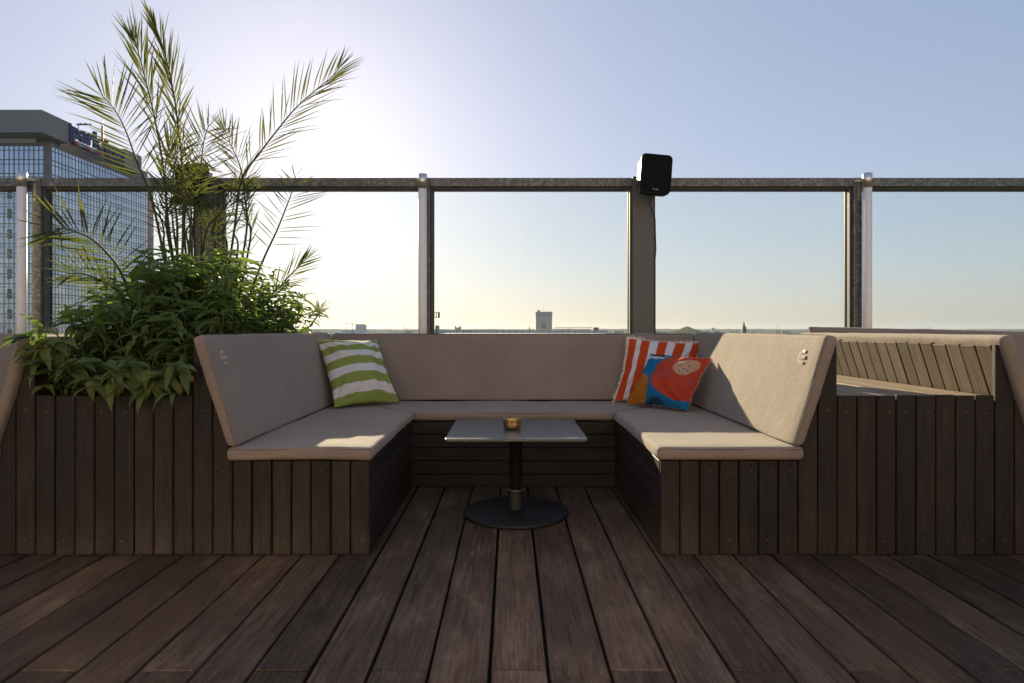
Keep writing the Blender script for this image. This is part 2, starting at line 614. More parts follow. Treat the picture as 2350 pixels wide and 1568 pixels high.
def make_booth():
    root = empty('booth_bench', ((XL + XR) / 2, YF, 0))
    sc_bm = bmesh.new()
    for k in range(7):
        for (a, b) in ((XL - (k + 1) * P, XL - k * P), (XR + k * P, XR + (k + 1) * P)):
            vplank(root, a, b, SEAT_B - .004)
            for zz in (.352, .062):
                screw(sc_bm, (a + b) / 2 + random.uniform(-.012, .012), YF - .0022, zz + random.uniform(-.004, .004), 'y', .0038)
    for side, e in ((-1, XLo), (1, XRo)):
        # two tall side planks cut along the slope of the back cushion
        for k in range(2):
            a, b = (e + k * P + .0025, e + (k + 1) * P - .0025) if side < 0 else (e - (k + 1) * P + .0025, e - k * P - .0025)
            if side < 0:
                pts = [(a, .004), (b, .004), (b, max(.42, slant_z(b, -1)))]
                if k == 0: pts += [(e + .016, .885), (a, .885)]
                else: pts += [(a, slant_z(a, -1))]
            else:
                pts = [(a, .004), (b, .004)]
                if k == 0: pts += [(b, .885), (e - .016, .885)]
                else: pts += [(b, slant_z(b, 1))]
                pts += [(a, max(.42, slant_z(a, 1)))]
            me = prism_mesh('plank', pts, 'y', YF, YF + .022, .002)
            obj('plank', me, M['clad_z'], root)
            xm = (a + b) / 2
            for zz in ((.61, .352, .062) if k == 0 else (.352, .062)):
                screw(sc_bm, xm, YF - .0022, zz, 'y', .0038)
    # level riser boards under the three seats
    n = 5
    hgt = (SEAT_B - .006) / n
    for k in range(n):
        z0, z1 = .004 + k * hgt, .004 + (k + 1) * hgt - .005
        me = box_mesh('riser_board', XL - .02, XL, YF + .024, 3.79, z0, z1, .002); obj('riser_board', me, M['clad_y'], root)
        me = box_mesh('riser_board', XR, XR + .02, YF + .024, 3.79, z0, z1, .002); obj('riser_board', me, M['clad_y'], root)
        me = box_mesh('riser_board', XL - .018, XR + .018, 3.795, 3.815, z0, z1, .002); obj('riser_board', me, M['clad_x'], root)
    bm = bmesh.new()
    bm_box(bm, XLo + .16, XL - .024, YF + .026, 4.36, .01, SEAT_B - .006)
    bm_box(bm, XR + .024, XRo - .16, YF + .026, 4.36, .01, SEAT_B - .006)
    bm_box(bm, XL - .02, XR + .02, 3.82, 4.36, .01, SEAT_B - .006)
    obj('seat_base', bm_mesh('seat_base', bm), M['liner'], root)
    # sloping slats that carry the side cushions, seen from behind
    for side, e in ((-1, XLo), (1, XRo)):
        s = -side
        y = YF + .03
        k = 0
        while y < 4.47:
            w = .094
            g = random.uniform(.003, .011)
            # local frame: z up the slope, x thickness
            xt, xb = e + s * .016, e + s * .162
            up = Vector((xt - xb, 0, .885 - .42)).normalized()
            ln = (Vector((xt, 0, .885)) - Vector((xb, 0, .42))).length + random.uniform(-.004, .004)
            nx = Vector((0, 1, 0)).cross(up).normalized()
            m4 = Matrix(((nx.x, 0, up.x, xb), (nx.y, 1, up.y, y), (nx.z, 0, up.z, .42), (0, 0, 0, 1)))
            lo, hi = (-.018, 0.0) if nx.x * s < 0 else (0.0, .018)
            # keep the slat outside of the cushion plane
            me = box_mesh('back_slat', -.016, .002, 0, w - g, 0, ln, .0018) if (nx.x * side > 0) is False else box_mesh('back_slat', -.002, .016, 0, w - g, 0, ln, .0018)
            obj('back_slat', me, M['raw_z'], root, m4)
            y += w
    # rear board behind the long back cushion
    me = hex_mesh('back_panel', [(XLo + .15, 4.40, .41), (XRo - .15, 4.40, .41), (XRo - .15, 4.42, .41), (XLo + .15, 4.42, .41),
                                 (XLo + .02, 4.525, .885), (XRo - .02, 4.525, .885), (XRo - .02, 4.545, .885), (XLo + .02, 4.545, .885)], .003)
    obj('back_panel', me, M['clad_x'], root)
    obj('screw_heads', bm_mesh('screw_heads', sc_bm), M['screw'], root, kind='stuff')
    return root


def soft(me, amp=0.004, freq=4.0, seed=0.0):
    """gentle unevenness so the pads do not look machined"""
    for v in me.vertices:
        n = noise.noise_vector(v.co * freq + Vector((seed, seed * 1.7, 3.1)))
        v.co += n * amp
    return me


def subdiv_big(bm, maxlen=0.09):
    for _ in range(6):
        es = [e for e in bm.edges if e.calc_length() > maxlen]
        if not es: break
        bmesh.ops.subdivide_edges(bm, edges=es, cuts=1, use_grid_fill=True)


def pad_hex(name, pts8, bev=0.02, seed=0.0, crown=0.0, amp=.004):
    bm = bmesh.new()
    vs = [bm.verts.new(p) for p in pts8]
    for f in ((3, 2, 1, 0), (4, 5, 6, 7), (0, 1, 5, 4), (1, 2, 6, 5), (2, 3, 7, 6), (3, 0, 4, 7)):
        bm.faces.new([vs[i] for i in f])
    bmesh.ops.recalc_face_normals(bm, faces=bm.faces[:])
    bevel_all(bm, bev, 4)
    big = [f for f in bm.faces if f.calc_area() > .02]
    subdiv_big(bm)
    bmesh.ops.triangulate(bm, faces=[f for f in bm.faces if len(f.verts) > 4])
    me = bm_mesh(name, bm, True)
    return soft(me, amp, 4.5, seed)


def edge_tube(pts, r=.0032):
    return tube_mesh('piping', pts, r, 6)


def make_cushions():
    out = {}
    zb, zt = SEAT_B + .001, .458
    q = lambda a, b, c, d: [(*a, zb), (*b, zb), (*c, zb), (*d, zb), (*a, zt), (*b, zt), (*c, zt), (*d, zt)]
    yf = YF - .026
    out['seat_left'] = pad_hex('seat_cushion', q((XLo + .150, yf), (XL + .012, yf), (XL + .012, 3.772), (-1.155, 4.34)), .020, 1)
    out['seat_right'] = pad_hex('seat_cushion', q((XR - .014, yf), (XRo - .146, yf), (1.20, 4.34), (XR - .014, 3.772)), .020, 2)
    out['seat_back'] = pad_hex('seat_cushion', q((XL + .016, 3.776), (XR - .018, 3.776), (1.19, 4.352), (-1.145, 4.352)), .020, 3)
    # side backs lean outwards
    def side(s, e):
        # s = +1: surface faces +x (left one)
        ob, ot, it, ib = (e + s * .150, .462), (e + s * .004, .916), (e + s * .058, .932), (e + s * .196, .460)
        y0, y1 = YF - .028, 4.50
        if s > 0:
            return [(ob[0], y0, ob[1]), (ib[0], y0, ib[1]), (ib[0], y1 - .10, ib[1]), (ob[0], y1 - .10, ob[1]),
                    (ot[0], y0, ot[1]), (it[0], y0, it[1]), (it[0], y1, it[1]), (ot[0], y1, ot[1])]
        return [(ib[0], y0, ib[1]), (ob[0], y0, ob[1]), (ob[0], y1 - .10, ob[1]), (ib[0], y1 - .10, ib[1]),
                (it[0], y0, it[1]), (ot[0], y0, ot[1]), (ot[0], y1, ot[1]), (it[0], y1, it[1])]
    out['back_left'] = pad_hex('back_cushion', side(1, XLo), .020, 4)
    out['back_right'] = pad_hex('back_cushion', side(-1, XRo), .020, 5)
    out['back_rear'] = pad_hex('back_cushion', [(XLo + .205, 4.335, .461), (XRo - .205, 4.335, .461), (XRo - .205, 4.388, .463), (XLo + .205, 4.388, .463),
                                                (XLo + .066, 4.462, .914), (XRo - .066, 4.462, .914), (XRo - .066, 4.515, .922), (XLo + .066, 4.515, .922)], .018, 6)
    return out


booth = make_booth()
tag(booth, 'dark stained plank bench forming the U of the middle seating booth', 'bench', 'plank seating booths on the deck')
CU = make_cushions()
PADS = {}
lab = {
    'seat_left': 'taupe seat cushion on the left arm of the middle booth',
    'seat_right': 'taupe seat cushion on the right arm of the middle booth, sunlit at its front',
    'seat_back': 'long taupe seat cushion along the back of the middle booth behind the table',
    'back_left': 'leaning taupe back cushion beside the leafy planter with a small pale printed logo',
    'back_right': 'sunlit leaning taupe back cushion right of the pillows with a small pale logo',
    'back_rear': 'long taupe back cushion below the glass screen between the pillows',
}
for k, me in CU.items():
    nm = 'seat_cushion' if k.startswith('seat') else 'back_cushion'
    o = obj(nm, me, M['cushion'])
    tag(o, lab[k], 'cushion', 'taupe cushions of the booths')
    PADS[k] = o

# sewn edges on the cushions of the middle booth
yf = YF - .026
zt = .4585
for k, pts in (('seat_left', [(XLo + .16, yf + .004, zt - .010), (XL + .004, yf + .004, zt - .010), (XL + .004, 3.76, zt - .010)]),
               ('seat_right', [(XR - .006, 3.76, zt - .010), (XR - .006, yf + .004, zt - .010), (XRo - .156, yf + .004, zt - .010)]),
               ('seat_back', [(XL + .03, 3.781, zt - .012), (XR - .03, 3.781, zt - .012)])):
    obj('piping', edge_tube(pts, .0028), M['piping'], PADS[k])

for k, e, s_ in (('back_left', XLo, 1), ('back_right', XRo, -1)):
    y0 = YF - .0255
    a, b = Vector((e + s_ * .187, y0 + .004, .474)), Vector((e + s_ * .056, y0 + .004, .912))
    obj('piping', edge_tube([a, b, b + Vector((-s_ * .006, .03, .014)), b + Vector((-s_ * .006, 1.80, .014))], .0026), M['piping'], PADS[k])
obj('piping', edge_tube([(XLo + .09, 4.470, .917), (XRo - .09, 4.470, .917)], .0026), M['piping'], PADS['back_rear'])

# small printed logos on the two side cushions
def logo(parent, u, v, mirror, s):
    # point on the inner face of the cushion
    e = XLo if s > 0 else XRo
    it, ib = Vector((e + s * .058, 0, .932)), Vector((e + s * .196, 0, .460))
    # intersect the viewing ray with that sloping plane
    d = Vector(((u - CX) / F, 1, -(v - V0) / F))
    n_ = Vector((ib.z - it.z, 0, it.x - ib.x)).normalized()
    t_ = (it - Vector((0, 0, H))).dot(n_) / d.dot(n_)
    p = Vector((0, 0, H)) + d * t_
    up = (it - ib).normalized()
    ux = Vector((0, 1, 0)) if s > 0 else Vector((0, -1, 0))
    nn = ux.cross(up).normalized()
    p = p + nn * 0.0045
    wd = .050
    items = [fit_text('logo', 'Corona', p - ux * wd / 2, ux, up, wd, .024, .002, .25, .01),
             fit_text('logo', 'Extra', p - ux * wd * .18 - up * .022, ux, up, wd * .6, .015, .002, .2, .01)]
    # crown
    V = []
    c0 = p + up * .028
    prof = [(-.5, 0), (-.62, .55), (-.3, .75), (0, 1.0), (.3, .75), (.62, .55), (.5, 0)]
    V = [c0 + ux * (a * .024) + up * (b * .017) for a, b in prof]
    items.append(mesh('logo', V, [tuple(range(len(V)))]))
    # swash
    V, Fc = [], []
    for i in range(9):
        a = math.radians(110 + i * 18)
        for r in (.026, .030):
            V.append(p - ux * .010 + up * .008 + ux * (r * 1.0 * math.cos(a)) + up * (r * .9 * math.sin(a)))
    for i in range(8): Fc.append((2 * i, 2 * i + 1, 2 * i + 3, 2 * i + 2))
    items.append(mesh('logo', V, Fc))
    me = join_meshes('printed_logo', [(m, Matrix.Identity(4)) for m in items])
    o = obj('printed_logo', me, M['print'], parent)
    o['label'] = 'small pale printed crown and script'


logo(PADS['back_left'], 512, 826, False, 1)
logo(PADS['back_right'], 1842, 824, True, -1)


def copy_tree(o, parent=None):
    c = o.copy()
    COL.objects.link(c)
    W[c] = W[o]
    if parent is not None:
        c.parent = parent
        c.matrix_parent_inverse = o.matrix_parent_inverse.copy()
    for ch in [x for x in o.children]:
        copy_tree(ch, c)
    return c


for side, word in ((-1, 'left'), (1, 'right')):
    dx = side * PERIOD
    b = copy_tree(booth)
    b.location.x += dx
    tag(b, 'dark plank bench of the next booth, cut off at the %s edge of the picture' % word, 'bench')
    for k in CU:
        c = PADS[k].copy()
        COL.objects.link(c)
        c.location.x += dx
        far = {'seat_left': 'left arm', 'seat_right': 'right arm', 'seat_back': 'long rear seat'}.get(k)
        if far:
            tag(c, 'taupe seat cushion on the %s of the booth at the %s edge' % (far, word), 'cushion')
        else:
            near = {'back_left': 'left', 'back_right': 'right', 'back_rear': 'rear'}[k]
            tag(c, 'taupe back cushion on the %s side of the booth at the %s edge' % (near, word), 'cushion')
        if side > 0 and k == 'back_rear':
            # this one has slipped: its left end stands higher
            piv = Vector((XR + PERIOD, 4.4, .46))
            c.matrix_basis = Matrix.Translation(piv) @ Matrix.Rotation(R(1.3), 4, 'Y') @ Matrix.Translation((0, 0, .008)) @ Matrix.Translation(-piv) @ Matrix.Translation((dx, 0, 0))
            tag(c, 'taupe rear cushion standing higher at its left end above the lidded box', 'cushion')
        if side > 0 and k == 'back_left':
            tag(c, 'taupe cushion over the bare slats at the right, its top edge in sun', 'cushion')
        if side < 0 and k == 'back_right':
            tag(c, 'taupe cushion edge left of the leafy planter at the picture edge', 'cushion')

# ------------------------------------------------------------------ boxes between the booths: planter (left), lidded box (right)
PZ = .672


def make_box(x0, name):
    root = empty(name, (x0 + 4 * P, YF, 0))
    sb = bmesh.new()
    for k in range(8):
        a, b = x0 + k * P, x0 + (k + 1) * P
        vplank(root, a, b, PZ + random.uniform(-.002, .002))
        for zz in (.60, .062):
            screw(sb, (a + b) / 2 + random.uniform(-.012, .012), YF - .0022, zz + random.uniform(-.004, .004), 'y', .0038)
    obj('screw_heads', bm_mesh('screw_heads', sb), M['screw'], root, kind='stuff')
    return root


planter = make_box(XLo - 8 * P, 'planter_box')
tag(planter, 'dark plank planter box holding the palm and leafy shrub', 'planter')
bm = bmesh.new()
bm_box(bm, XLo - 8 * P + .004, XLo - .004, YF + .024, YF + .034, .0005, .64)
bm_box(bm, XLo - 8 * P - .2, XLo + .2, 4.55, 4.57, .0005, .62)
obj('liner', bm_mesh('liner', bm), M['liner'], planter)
nx_, ny_ = 24, 48
V = [(XLo - 8 * P - .04 + (8 * P + .08) * i / nx_, YF + .036 + (4.49 - YF - .036) * j / ny_,
      .585 + .03 * noise.noise(Vector((i * .31, j * .31, 0)))) for j in range(ny_ + 1) for i in range(nx_ + 1)]
obj('soil', mesh('soil', V, [(j * (nx_ + 1) + i, j * (nx_ + 1) + i + 1, (j + 1) * (nx_ + 1) + i + 1, (j + 1) * (nx_ + 1) + i) for j in range(ny_) for i in range(nx_)], True),
    M['soil'], planter)

lid = make_box(XRo, 'lidded_box')
tag(lid, 'dark plank box with a bare board lid right of the middle booth', 'box')
xa, xb = XRo - .062, XRo + 8 * P + .062
nb = 7
for k in range(nb):
    w = (xb - xa) / nb
    g = random.uniform(.002, .006)
    me = box_mesh('lid_board', -w / 2 + g, w / 2 - g, -.905, .905, -.02, 0, .003)
    obj('lid_board', me, M['raw_y'], lid, Matrix.Translation((xa + (k + .5) * w, YF + .028 + .907, PZ - .012 + random.uniform(-.002, .002))))
obj('rear_board', box_mesh('rear_board', XRo - .05, XRo + 8 * P + .05, 4.555, 4.575, .0005, .80, .003), M['clad_x'], lid)
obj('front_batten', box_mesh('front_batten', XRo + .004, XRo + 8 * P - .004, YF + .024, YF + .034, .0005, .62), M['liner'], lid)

# ------------------------------------------------------------------ table and ashtray
TX, TY, TZ = .030, 3.25, .441
table = empty('pedestal_table', (TX, TY, 0))
tag(table, 'low square table with dark grey top on a round black pedestal base', 'table')


def rounded_rect(w, d, r, n=5):
    pts = []
    for cx_, cy2, a0 in ((w / 2 - r, d / 2 - r, 0), (-w / 2 + r, d / 2 - r, 90), (-w / 2 + r, -d / 2 + r, 180), (w / 2 - r, -d / 2 + r, 270)):
        for k in range(n + 1):
            a = math.radians(a0 + 90 * k / n)
            pts.append((cx_ + r * math.cos(a), cy2 + r * math.sin(a)))
    return pts


rr = rounded_rect(.664, .644, .02)
me = prism_mesh('table_top', [(TX + a, TY + b) for a, b in rr], 'z', TZ - .012, TZ, .0015, 2)
for p_ in me.polygons: p_.material_index = 0 if p_.normal.z > .3 else 1
top = obj('table_top', me, [M['table_top'], M['table_edge']], table)
obj('pedestal', lathe_mesh('pedestal', [(.033, .12), (.033, TZ - .03), (.10, TZ - .028), (.10, TZ - .0125)], 32, TX, TY), M['iron'], table)
obj('sleeve', lathe_mesh('sleeve', [(.047, .022), (.042, .03), (.0405, .118), (.036, .124), (.034, .1245)], 32, TX, TY), M['iron'], table)
obj('collar_ring', lathe_mesh('collar_ring', [(.0345, .1255), (.038, .1255), (.038, .129), (.0345, .129)], 32, TX, TY, True, False, False), M['zinc'], table)
obj('foot_plate', lathe_mesh('foot_plate', [(.262, .001), (.268, .006), (.268, .016), (.262, .022), (.20, .026), (.10, .029), (.05, .031)], 64, TX, TY), M['iron'], table)
# little printed mark in the corner of the top
bm = bmesh.new()
lx, ly = TX + .262, TY - .285
for (a, b, c, d) in ((-.032, .032, -.014, -.011), (-.032, .032, .011, .014), (-.032, -.029, -.011, .011), (.029, .032, -.011, .011), (-.022, .022, -.004, .005)):
    vs = [bm.verts.new((lx + i, ly + j, TZ + .0006)) for i, j in ((a, c), (b, c), (b, d), (a, d))]
    bm.faces.new(vs)
obj('corner_sticker', bm_mesh('corner_sticker', bm), M['print'], top)

bm = bmesh.new()
ax, ay = .012, 3.215
N = 48
prof = [(.030, .0), (.040, .003), (.0445, .012), (.0455, .032), (.0450, .047), (.047, .052), (.0445, .0515), (.0425, .045), (.042, .014), (.030, .008), (.006, .007)]
rings = []
for i, (r, z) in enumerate(prof):
    ring = []
    for k in range(N):
        a = 2 * math.pi * k / N
        r2, z2 = r, z
        if 4 <= i <= 7:
            z2 = z + .0022 * math.cos(12 * a); r2 = r + .001 * math.cos(12 * a)
        r2 += .0006 * noise.noise(Vector((math.cos(a) * 6, math.sin(a) * 6, z * 150)))
        ring.append(bm.verts.new((ax + r2 * math.cos(a), ay + r2 * math.sin(a), TZ + .001 + z2)))
    rings.append(ring)
for a, b in zip(rings, rings[1:]):
    for k in range(N): bm.faces.new((a[k], a[(k + 1) % N], b[(k + 1) % N], b[k]))
bm.faces.new(rings[0][::-1]); bm.faces.new(rings[-1])
tag(obj('ashtray', bm_mesh('ashtray', bm, True), M['brass']), 'small hammered brass ashtray with scalloped rim on the table', 'ashtray')


# ------------------------------------------------------------------ pillows
def pillow(name, corners, thick, pattern, label, mat, n=110, wr=.015, seed=0.0, back=None, sag=0.0):
    """corners BL, BR, TR, TL; bulges mostly to the front; pattern(s, t) -> colour"""
    BL, BR, TR, TL = [Vector(c) for c in corners]
    nrm = (BR - BL).cross(TL - BL).normalized()
    if nrm.y > 0: nrm = -nrm

    def surf(s, t, sign):
        # edges pull in between the corners
        ps, pt = math.sin(math.pi * s), math.sin(math.pi * t)
        s2 = s + .035 * (1 - 2 * s) * pt * (1 if abs(s - .5) > .0 else 0)
        t2 = t + .030 * (1 - 2 * t) * ps
        s2 += .010 * noise.noise(Vector((t * 6 + seed * 5, s * 2, 1.3))) * pt
        t2 += .008 * noise.noise(Vector((s * 6 + seed * 7, t * 2, 4.1))) * ps
        p = BL.lerp(BR, s2).lerp(TL.lerp(TR, s2), t2)
        bul = (max(0, ps * pt)) ** .55
        k = thick * (.62 if sign > 0 else .38) * bul
        w1 = noise.noise(Vector((s * 5 + seed, t * 5, sign))) * wr * (0.35 + bul) * (1 if 0 < s < 1 and 0 < t < 1 else 0)
        # folds radiating from the corners
        fold = 0
        for (cs, ct) in ((0, 0), (1, 0), (0, 1), (1, 1)):
            ds, dt = s - cs, t - ct
            r_ = math.hypot(ds, dt)
            if .02 < r_ < .45:
                fold += math.sin(math.atan2(abs(dt), abs(ds) + 1e-6) * 13 + seed * 3 + cs * 2) * .0085 * math.sin(math.pi * min(1, r_ / .45)) * min(1, bul * 2)
        return p + nrm * (sign * k + w1 + fold)
    V, Fc, C = [], [], []
    for sign in (1, -1):
        for j in range(n + 1):
            for i in range(n + 1):
                s, t = i / n, j / n
                V.append(surf(s, t, sign))
                C.append(pattern(s, t) if sign > 0 or back is None else back)
    o2 = (n + 1) ** 2
    for j in range(n):
        for i in range(n):
            a = j * (n + 1) + i
            Fc.append((a, a + 1, a + n + 2, a + n + 1))
            Fc.append((o2 + a, o2 + a + n + 1, o2 + a + n + 2, o2 + a + 1))
    me = mesh(name, V, Fc)
    ca = me.color_attributes.new("pattern", 'FLOAT_COLOR', 'POINT')
    ca.data.foreach_set('color', np.array([(*c, 1) for c in C], dtype=np.float32).ravel())
    bm = bmesh.new(); bm.from_mesh(me)
    bmesh.ops.remove_doubles(bm, verts=bm.verts[:], dist=1e-5)
    bmesh.ops.recalc_face_normals(bm, faces=bm.faces[:])
    bm.to_mesh(me); bm.free()
    me.shade_smooth()
    o = obj(name, me, mat)
    tag(o, label, 'pillow')
    return o, surf


M['pillow'] = cloth_attr('printed pillow cotton')
WHITE, GREEN = (.74, .71, .70), (.27, .345, .085)


def green_pat(s, t):
    k = (1 - t) + .012 * math.sin(s * 3)
    edges = [.015, .085, .175, .285, .395, .515, .64, .775, .90]
    i = sum(1 for e in edges if k > e)
    return GREEN if i % 2 == 1 else WHITE


pillow('pillow', [at(768, 936, 3.86), at(917, 924, 4.15), at(866, 780, 4.40), at(726, 780, 4.13)], .17, green_pat,
       'green and white striped pillow leaning in the left corner of the booth', M['pillow'], seed=.4)
ORANGE = (.60, .068, .012)


def orange_pat(s, t):
    e = [.0, .11, .185, .315, .43, .555, .665, .80, .90]
    i = sum(1 for x in e if s > x)
    return ORANGE if i % 2 == 1 else WHITE


po, psurf = pillow('pillow', [at(1410, 921, 4.22), at(1580, 926, 4.10), at(1607, 788, 4.34), at(1444, 777, 4.41)], .15, orange_pat,
                   'orange and white striped pillow with pale fringe behind the patterned pillow', M['pillow'], seed=1.7, back=WHITE)
# fringe around the striped pillow
V, Fc = [], []
rng = random.Random(3)
ring = [(0, t / 150) for t in range(150)] + [(s / 150, 1) for s in range(150)] + [(1, 1 - t / 150) for t in range(150)]
cen = psurf(.5, .5, 1)
for (s, t) in ring:
    p = psurf(s, t, 1)
    q = psurf(min(max(s, .06), .94), min(max(t, .06), .94), 1)
    d = (p - q); d.y *= .3
    d = d.normalized() if d.length > 1e-6 else Vector((0, 0, 1))
    side = d.cross(Vector((0, 1, 0))).normalized()
    for rep in range(2):
        L = rng.uniform(.014, .034)
        dd = (d + side * rng.uniform(-.8, .8) + Vector((0, rng.uniform(-.3, .3), rng.uniform(-.25, .1)))).normalized()
        b = len(V)
        w = rng.uniform(.0014, .0026)
        V += [p - side * w, p + side * w, p + dd * L * .6 + side * w, p + dd * L]
        Fc += [(b, b + 1, b + 2), (b, b + 2, b + 3)]
obj('fringe', mesh('fringe', V, Fc), plain('cream cotton fringe', (.72, .66, .56), 0.9), po)

NAVY, BLUE, RED, AMBER, PEACH, MAUVE = (.006, .012, .030), (.010, .16, .34), (.52, .060, .028), (.44, .155, .018), (.56, .36, .22), (.20, .10, .15)


def blob(s, t, cx_, cy2, rx, ry, rot=0.0, p=2.0):
    a = math.radians(rot)
    x, y = s - cx_, t - cy2
    x, y = x * math.cos(a) + y * math.sin(a), -x * math.sin(a) + y * math.cos(a)
    return (abs(x) / rx) ** p + (abs(y) / ry) ** p < 1


def modern_pat(s, t):
    if blob(s, t, .79, .72, .145, .18, -25, 2.4):
        for (a, b) in ((.70, .79), (.73, .70), (.79, .66), (.83, .74), (.85, .64), (.74, .60), (.80, .56), (.77, .83)):
            if blob(s, t, a, b, .013, .017): return (.05, .16, .36)
        return PEACH
    if blob(s, t, .80, .62, .46, .50, -18, 2.3) and not (s < .30 and t > .9):
        for (x0, y0, x1, y1) in ((.38, .52, .66, .63), (.42, .45, .66, .58), (.46, .40, .68, .52), (.66, .98, .72, .84), (.72, .98, .74, .86), (.88, .54, .94, .40), (.92, .52, .97, .42)):
            dx_, dy_ = x1 - x0, y1 - y0
            q = max(0, min(1, ((s - x0) * dx_ + (t - y0) * dy_) / (dx_ * dx_ + dy_ * dy_)))
            if math.hypot(s - x0 - q * dx_, t - y0 - q * dy_) < .0065: return MAUVE
        return RED
    if blob(s, t, .06, .20, .29, .34, 10, 2.2): return AMBER
    if t > .94 - .18 * max(0, s - .05) and s < .34: return NAVY
    if t > .86 - .10 * abs(s - .15) and s < .36: return (.62, .60, .60)
    if blob(s, t, .50, .0, .14, .10): return (.012, .05, .10)
    return BLUE


pillow('pillow', [at(1436, 927, 4.06), at(1578, 944, 3.74), at(1634, 823, 3.90), at(1494, 812, 4.18)], .16, modern_pat,
       'pillow printed with red, blue and amber blobs in front of the striped one', M['pillow'], seed=2.9, back=(.68, .62, .52))

# ------------------------------------------------------------------ glass wind screen
FY = 5.0
px = FY / F
fence = empty('glass_screen', (0, FY, 0))
tag(fence, 'galvanised steel framed glass wind screen behind the booths', 'screen')


def X(u, Y=FY): return (u - CX) / F * Y
def Z(v, Y=FY): return H - (v - V0) / F * Y


RT, RB = Z(408), Z(428)
posts = [(72, 93), (966, 987), (1959, 1978.5)]
cols = [(446, 495.5), (1451.5, 1501)]
ends = [-9.0] + [X(p) for ab in sorted(posts + cols) for p in ab] + [9.0]
LOWZ = .165
for k, (u0, u1) in enumerate(posts):
    obj('post', box_mesh('post', X(u0), X(u1), FY, FY + .075, LOWZ, RT + .001, .003), M['galv'], fence)
    # bracket to the tube
    if k != 1:
        if k == 0:
            bx0, bx1 = X(77), X(83.5)
        else:
            bx0, bx1 = X(1968.5), X(1976)
        br = obj('bracket', box_mesh('bracket', bx0, bx1, FY - .006, FY - .0005, Z(461), Z(413), .001), M['zinc'], fence)
        for vv in (419, 452):
            bmx = bmesh.new()
            bmesh.ops.create_cone(bmx, cap_ends=True, segments=12, radius1=.009, radius2=.008, depth=.005,
                                  matrix=Matrix.Translation(((bx0 + bx1) / 2, FY - .0085, Z(vv))) @ Matrix.Rotation(R(90), 4, 'X'))
            obj('bolt', bm_mesh('bolt', bmx), M['screw'], br)
for (u0, u1) in cols:
    obj('column', box_mesh('column', X(u0), X(u1), FY - .015, FY + .19, LOWZ, Z(406), .004), M['column'], fence)
ends = [(-9.0, X(72)), (X(93), X(446)), (X(495.5), X(966)), (X(987), X(1451.5)), (X(1501), X(1959)), (X(1978.5), 9.0)]
for (x0, x1) in ends:
    obj('top_rail', box_mesh('top_rail', x0 + .001, x1 - .001, FY + .003, FY + .075, RB, RT, .003), M['galv'], fence)
    obj('bottom_rail', box_mesh('bottom_rail', x0 + .001, x1 - .001, FY + .003, FY + .075, LOWZ, LOWZ + .07, .003), M['galv'], fence)
    # glazing bead set back behind the frame
    bm = bmesh.new()
    b = .016
    bm_box(bm, x0 + .001, x1 - .001, FY + .030, FY + .086, RB - b, RB - .001)
    bm_box(bm, x0 + .001, x1 - .001, FY + .030, FY + .086, LOWZ + .071, LOWZ + .071 + b)
    bm_box(bm, x0 + .001, x0 + b, FY + .030, FY + .086, LOWZ + .0715 + b, RB - b - .0005)
    bm_box(bm, x1 - b, x1 - .001, FY + .030, FY + .086, LOWZ + .0715 + b, RB - b - .0005)
    bead = obj('glazing_bead', bm_mesh('glazing_bead', bm), M['galv_l'], fence)
    sb = bmesh.new()
    for q in range(7):
        zz = Z(470) - q * .26
        screw(sb, x0 + b + .0006, FY + .05, zz, 'x', .006)
        screw(sb, x1 - b - .0006, FY + .05, zz, 'x', .006)
        xx = x0 + .2 + q * (x1 - x0 - .4) / 6
        screw(sb, xx, FY + .05, RB - b - .0006, 'z', .006)
    obj('bead_screws', bm_mesh('bead_screws', sb), M['screw'], bead, kind='stuff')
    bm = bmesh.new()
    g0, g1 = FY + .087, FY + .104
    for (c, d) in ((x0 + .002, x0 + b + .006), (x1 - b - .006, x1 - .002)):
        bm_box(bm, c, d, g0, g1, LOWZ + .08, RB - b)
    bm_box(bm, x0 + b + .007, x1 - b - .007, g0, g1, RB - b - .005, RB - b)
    obj('gasket', bm_mesh('gasket', bm), M['rubber'], fence)
    obj('glass_pane', box_mesh('glass_pane', x0 + .004, x1 - .004, FY + .092, FY + .099, LOWZ + .075, RB - .004), M['glass'], fence)

for (u, top_v, lb) in ((50, 396, 'white tube pole with metal cap at the left edge beside the tower facade'),
                       (969.8, 400, 'white tube pole with metal cap between the two middle glass panes'),
                       (1990.5, 398, 'white tube pole with metal cap at the right of the speaker')):
    Yp = 4.945
    x, zt_ = (u - CX) / F * Yp, H - (top_v - V0) / F * Yp
    zc = zt_ - .112
    root = empty('tube_pole', (x, Yp, 0.0))
    tag(root, lb, 'pole', 'white tube poles along the glass screen')
    obj('tube', lathe_mesh('tube', [(.0335, .002), (.0335, zc)], 28, x, Yp), M['white_pole'], root)
    obj('cap', lathe_mesh('cap', [(.0362, zc - .002), (.0362, zt_ - .002), (.034, zt_)], 28, x, Yp), M['alu'], root)
    if u > 1900 or u < 100:
        s_ = -1 if u > 1900 else 1
        obj('clip_arm', box_mesh('clip_arm', *sorted((x + s_ * .034, x + s_ * .10)), Yp + .004, Yp + .008, zt_ - .062, zt_ - .055), M['zinc'], root)


